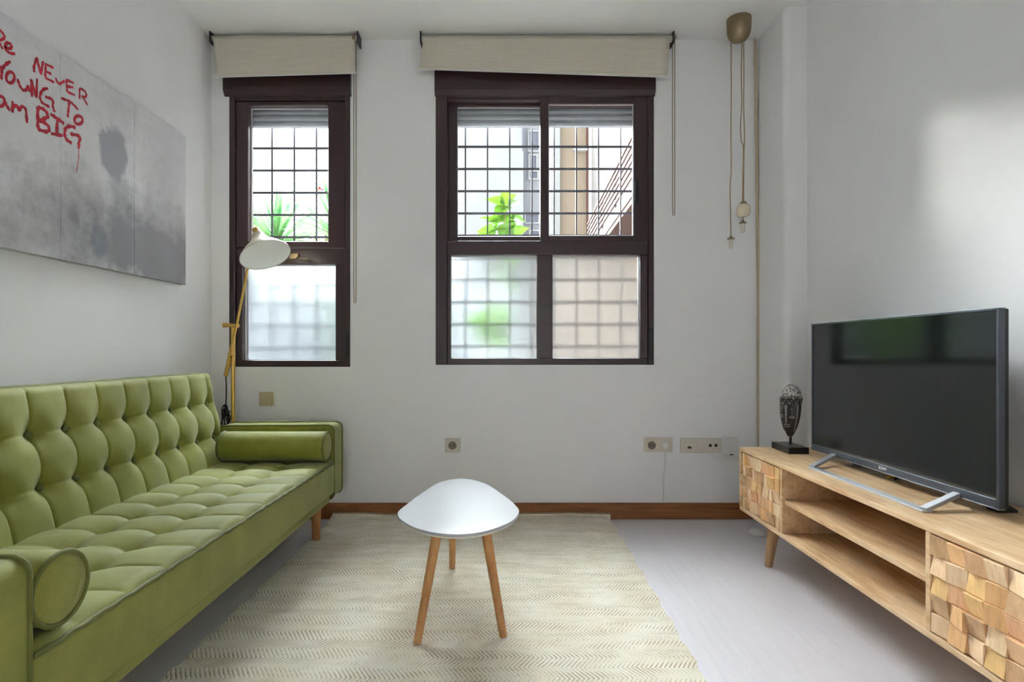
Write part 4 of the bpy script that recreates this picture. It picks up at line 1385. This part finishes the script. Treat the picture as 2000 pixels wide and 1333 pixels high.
# brick block with balconies along the right side, slightly turned
bk = thing('brick_block', 'white brick block with a slatted terracotta balcony at right', 'building', (1.70, 0, -0.1))
bk.rotation_euler = (0, 0, -0.03)
def lb(name, x0, x1, y0, y1, z0, z1, mat, parent=bk):
    return box(name, x0, x1, y0, y1, z0 + 0.1, z1 + 0.1, mat, parent, local=True)
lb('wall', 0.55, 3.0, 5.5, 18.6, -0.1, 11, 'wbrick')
lb('balcony_slab', 0.0, 0.56, 7.2, 15.0, 3.35, 3.55, 'slab')
lb('slab_soffit', 0.02, 0.56, 7.2, 15.0, 3.26, 3.35, 'terracotta')
ry = None
rail = lb('railing', 0.0, 0.02, 7.2, 7.24, 3.55, 4.32, 'slab')
for k in range(6):
    box('slat', 0.0, 0.03, 7.2, 15.0, 3.66 + k * 0.125 + 0.1, 3.71 + k * 0.125 + 0.1, 'terracotta', rail, local=True)
for y in (8.9, 10.6, 12.4, 14.8):
    box('post', 0.032, 0.06, y, y + 0.05, 3.65, 4.42, 'slab', rail, local=True)
# orange brick pier under the balcony: real courses
pier = lb('pier_core', 0.20, 0.54, 8.18, 8.50, -0.1, 3.26, 'mortar')
for r_ in range(42):
    z = 0.0 + r_ * 0.0775
    off = 0.5 * (r_ % 2)
    for c_ in range(2):
        xa = 0.19 + (c_ * 0.18 if r_ % 2 == 0 else (0 if c_ == 0 else 0.09))
        xb_ = xa + (0.172 if r_ % 2 == 0 else (0.082 if c_ == 0 else 0.262))
        box('brick', xa, xb_, 8.165, 8.2, z, z + 0.066, 'orange_brick', pier, local=True)

# low rendered walls around the planted bed
tag(box('garden_wall', -9.0, 0.1, 5.6, 5.8, -0.1, 1.62, 'b_white'), 'white retaining wall of the raised bed outside the left window', 'wall')
tag(box('garden_wall', 0.45, 1.9, 6.6, 6.8, -0.1, 1.95, 'b_pink'), 'pinkish rendered yard wall behind the lower right frosted pane', 'wall')
struct(box('planting_bed', -9.0, -0.6, 5.8, 14, -0.1, 1.55, plain('soil', rgb(110, 96, 76), 1.0, bump=0.3)), 'raised planting bed')

# leafy plant close to the sliding window
def leaf_mesh(nm, L, W, mat):
    pr = [(0, 0.10), (0.12, 0.62), (0.3, 0.98), (0.45, 0.92), (0.62, 0.66), (0.8, 0.34), (0.92, 0.12), (1.0, 0.0)]
    vs = []; fs = []
    for (t, w) in pr:
        zc = 0.10 * L * math.sin(t * PI) - 0.16 * L * t * t
        for k in (-1, -0.5, 0, 0.5, 1):
            vs.append((k * w * W / 2, t * L, zc + abs(k) * w * W * 0.14))
    for i in range(len(pr) - 1):
        for k in range(4):
            fs.append((i * 5 + k, i * 5 + k + 1, (i + 1) * 5 + k + 1, (i + 1) * 5 + k))
    me = bpy.data.meshes.new(nm)
    me.from_pydata(vs, [], fs)
    me.polygons.foreach_set('use_smooth', [True] * len(me.polygons))
    me.materials.append(M[mat]); me.update()
    return me
def orient(p, d, roll=0.0):
    d = Vector(d).normalized()
    x = d.cross(Vector((0, 0, 1)))
    x = x.normalized() if x.length > 1e-4 else Vector((1, 0, 0))
    z = x.cross(d)
    m = Matrix((x, d, z)).transposed().to_4x4()
    return Matrix.Translation(p) @ m @ Matrix.Rotation(roll, 4, 'Y')

def leafy():
    y = 3.95
    pb = Vector((-0.10, y, -0.1))
    k = thing('leafy_plant', 'bright green broad leaved plant just outside the sliding window', 'plant', pb)
    stem = catmull([pb, Vector((-0.07, y, 0.6)), Vector((-0.11, y + 0.03, 1.2)), Vector((-0.03, y, 1.7)), Vector((0.0, y, 1.95))], 6, False)
    MB().tube(stem, 0.011, 8, r2=0.004).build('stem', 'stem', k, smooth=180)
    me = leaf_mesh('leaf', 0.15, 0.13, 'leaf')
    rl = random.Random(5)
    def P(px, py, yy=y): return Vector(((px - 990) * yy / F, yy, EYE + (685 - py) * yy / F))
    spots = [(980, 405, -1), (1000, 402, 1), (985, 392, 1), (975, 430, -1), (990, 432, 1), (965, 440, -1), (998, 445, 1), (980, 452, -1), (960, 455, -1), (1005, 428, 1), (975, 418, 1), (985, 460, 1), (955, 465, -1), (1000, 462, 1),
             (995, 520, 1), (975, 540, -1), (985, 560, 1),
             (985, 605, 1), (960, 615, -1), (975, 625, 1), (945, 630, -1), (960, 640, 1), (950, 650, -1), (965, 655, 1), (940, 645, -1), (955, 665, 1), (968, 675, 1), (945, 672, -1), (980, 640, 1), (958, 690, 1)]
    for (a, b, s) in spots:
        p = P(a, b, y + rl.uniform(-0.06, 0.06))
        d = Vector((s * rl.uniform(0.5, 1.1), rl.uniform(-0.5, 0.35), rl.uniform(-0.15, 0.75)))
        o = bpy.data.objects.new('leaf', me); COL.objects.link(o); o.parent = k
        q = orient(p - d.normalized() * 0.03, d, rl.uniform(-0.9, 0.9))
        sc_ = rl.uniform(0.75, 1.12)
        o.matrix_parent_inverse = Matrix.Translation(-pb)
        o.matrix_basis = q @ Matrix.Scale(sc_, 4)
leafy()

# yuccas
def blade(L, W):
    vs = []; fs = []
    pr = [(0, 0.55), (0.2, 0.9), (0.45, 1), (0.7, 0.72), (0.9, 0.3), (1, 0.02)]
    for (t, w) in pr:
        for kk in (-1, 0, 1):
            vs.append((kk * w * W / 2, t * L, abs(kk) * w * W * 0.25 - 0.12 * L * t * t))
    for i in range(len(pr) - 1):
        for kk in range(2):
            fs.append((i * 3 + kk, i * 3 + kk + 1, (i + 1) * 3 + kk + 1, (i + 1) * 3 + kk))
    me = bpy.data.meshes.new('blade'); me.from_pydata(vs, [], fs)
    me.polygons.foreach_set('use_smooth', [True] * len(me.polygons))
    me.materials.append(M['yucca']); me.update()
    return me
BL = blade(0.62, 0.045)
def yucca(px, py, y, n, sc_, label, seed):
    p = Vector(((px - 990) * y / F, y, EYE + (685 - py) * y / F))
    rr = random.Random(seed)
    base = Vector((p.x, p.y, 1.5))
    k = thing('yucca_plant', label, 'plant', base, 'yuccas in the raised bed')
    MB().tube([base, p], 0.05, 10).build('trunk', 'stem', k, smooth=60)
    for i in range(n):
        a = i * 2.399
        el = rr.uniform(0.05, 1.35)
        d = Vector((math.cos(a) * math.cos(el), math.sin(a) * math.cos(el), math.sin(el)))
        o = bpy.data.objects.new('blade', BL); COL.objects.link(o); o.parent = k
        o.matrix_parent_inverse = Matrix.Translation(-base)
        o.matrix_basis = orient(p, d, rr.uniform(-0.3, 0.3)) @ Matrix.Scale(sc_ * rr.uniform(0.75, 1.1), 4)
yucca(540, 480, 7.7, 54, 1.4, 'blue green yucca rosette in the middle of the left window', 3)
yucca(655, 462, 6.2, 46, 1.15, 'tall pale yucca at the right edge of the left window', 8)

# hedges: masses of small leaves
def hedge(name, label, cx, cy, cz, rx_, ry_, rz_, n, mat, size, seed):
    rr = random.Random(seed)
    k = thing(name, label, 'shrub', (cx, cy, 1.5), 'shrubs in the raised bed')
    m = MB()
    for i in range(n):
        a = rr.uniform(0, 2 * PI); t = rr.uniform(-1, 1); q = rr.uniform(0.55, 1) * (1 + 0.18 * math.sin(a * 5 + t * 4))
        w = math.sqrt(1 - t * t)
        p = Vector((cx + rx_ * w * math.cos(a) * q, cy + ry_ * w * math.sin(a) * q, max(1.5, cz + rz_ * t * q)))
        u = Vector((rr.uniform(-1, 1), rr.uniform(-1, 1), rr.uniform(-1, 1))).normalized()
        v = u.orthogonal().normalized()
        s2 = size * rr.uniform(0.6, 1.3)
        m.add([p - u * s2, p + v * s2 * 0.45, p + u * s2, p - v * s2 * 0.45], [(0, 1, 2, 3)])
    f = m.build('foliage', mat, k)
    f['kind'] = 'stuff'
    for i in range(5):
        a = i * 1.3
        MB().tube([(cx, cy, 1.5), (cx + rx_ * 0.4 * math.cos(a), cy + ry_ * 0.4 * math.sin(a), cz + 0.3 * rz_)], 0.02, 6, r2=0.008).build('branch', 'stem', k)
hedge('garden_shrub', 'olive shrub behind the yucca at the left of the narrow window', -4.55, 9.6, 2.55, 0.62, 0.5, 0.8, 2600, 'leaf3', 0.045, 1)
hedge('garden_shrub', 'thin yellowish shrub between the two yuccas', -3.35, 10.6, 2.5, 0.55, 0.5, 0.8, 2000, 'leaf3', 0.04, 2)
hedge('garden_shrub', 'low green shrub behind the tall yucca', -2.35, 8.6, 2.2, 0.45, 0.4, 0.6, 1500, 'leaf2', 0.04, 4)
hedge('garden_shrub', 'dense green hedge further left in the raised bed', -6.9, 8.2, 2.2, 1.2, 0.6, 0.8, 4200, 'leaf2', 0.06, 6)

hg = thing('courtyard_shrub', 'green courtyard shrub showing as a reflection in the television', 'shrub', (-1.08, 5.15, -0.1))
def court():
    rr = random.Random(12)
    m = MB()
    for i in range(3200):
        a = rr.uniform(0, 2 * PI); q = rr.uniform(0.5, 1) ** 0.5; z = rr.uniform(0.0, 1.62)
        w = 1.0 if z < 1.3 else math.sqrt(max(0.05, 1 - ((z - 1.3) / 0.36) ** 2))
        p = Vector((-1.08 + 0.42 * w * q * math.cos(a), 5.15 + 0.3 * w * q * math.sin(a), z))
        u = Vector((rr.uniform(-1, 1), rr.uniform(-1, 1), rr.uniform(-1, 1))).normalized()
        v = u.orthogonal().normalized()
        s2 = 0.05 * rr.uniform(0.6, 1.3)
        m.add([p - u * s2, p + v * s2 * 0.5, p + u * s2, p - v * s2 * 0.5], [(0, 1, 2, 3)])
    f = m.build('foliage', t_leaf('courtyard_leaf', rgb(70, 112, 40), rgb(112, 150, 62), 0.5), hg)
    f['kind'] = 'stuff'
    MB().tube([(-1.08, 5.15, -0.1), (-1.06, 5.15, 0.9)], 0.03, 8, r2=0.012).build('trunk', 'stem', hg)
court()
def rose():
    y = 9.4
    b = Vector(((640 - 990) * y / F, y, 1.5))
    k = thing('rose_bush', 'thin rose stems with a small red bloom in the left window', 'plant', b)
    def P(px, py): return Vector(((px - 990) * y / F, y, EYE + (685 - py) * y / F))
    for st in ([(640, 490), (632, 440), (628, 410), (625, 374)], [(640, 490), (646, 420), (640, 370), (634, 345)], [(636, 470), (620, 420), (608, 390)]):
        MB().tube(catmull([b] + [P(*q) for q in st], 5, False), 0.009, 6, r2=0.005).build('stem', 'stem', k, smooth=180)
    c = P(625, 371)
    m = MB()
    for i in range(9):
        a = i * 2.4; r = 0.012 + 0.003 * i
        u = Vector((math.cos(a), math.sin(a), 0.6)).normalized()
        p = c + Vector((math.cos(a) * r * 0.6, math.sin(a) * r * 0.6, 0))
        v = u.orthogonal().normalized()
        m.add([p - v * 0.03, p + u * 0.06 - v * 0.018, p + u * 0.06 + v * 0.018, p + v * 0.03], [(0, 1, 2, 3)])
    m.build('bloom', 'petal', k)
rose()
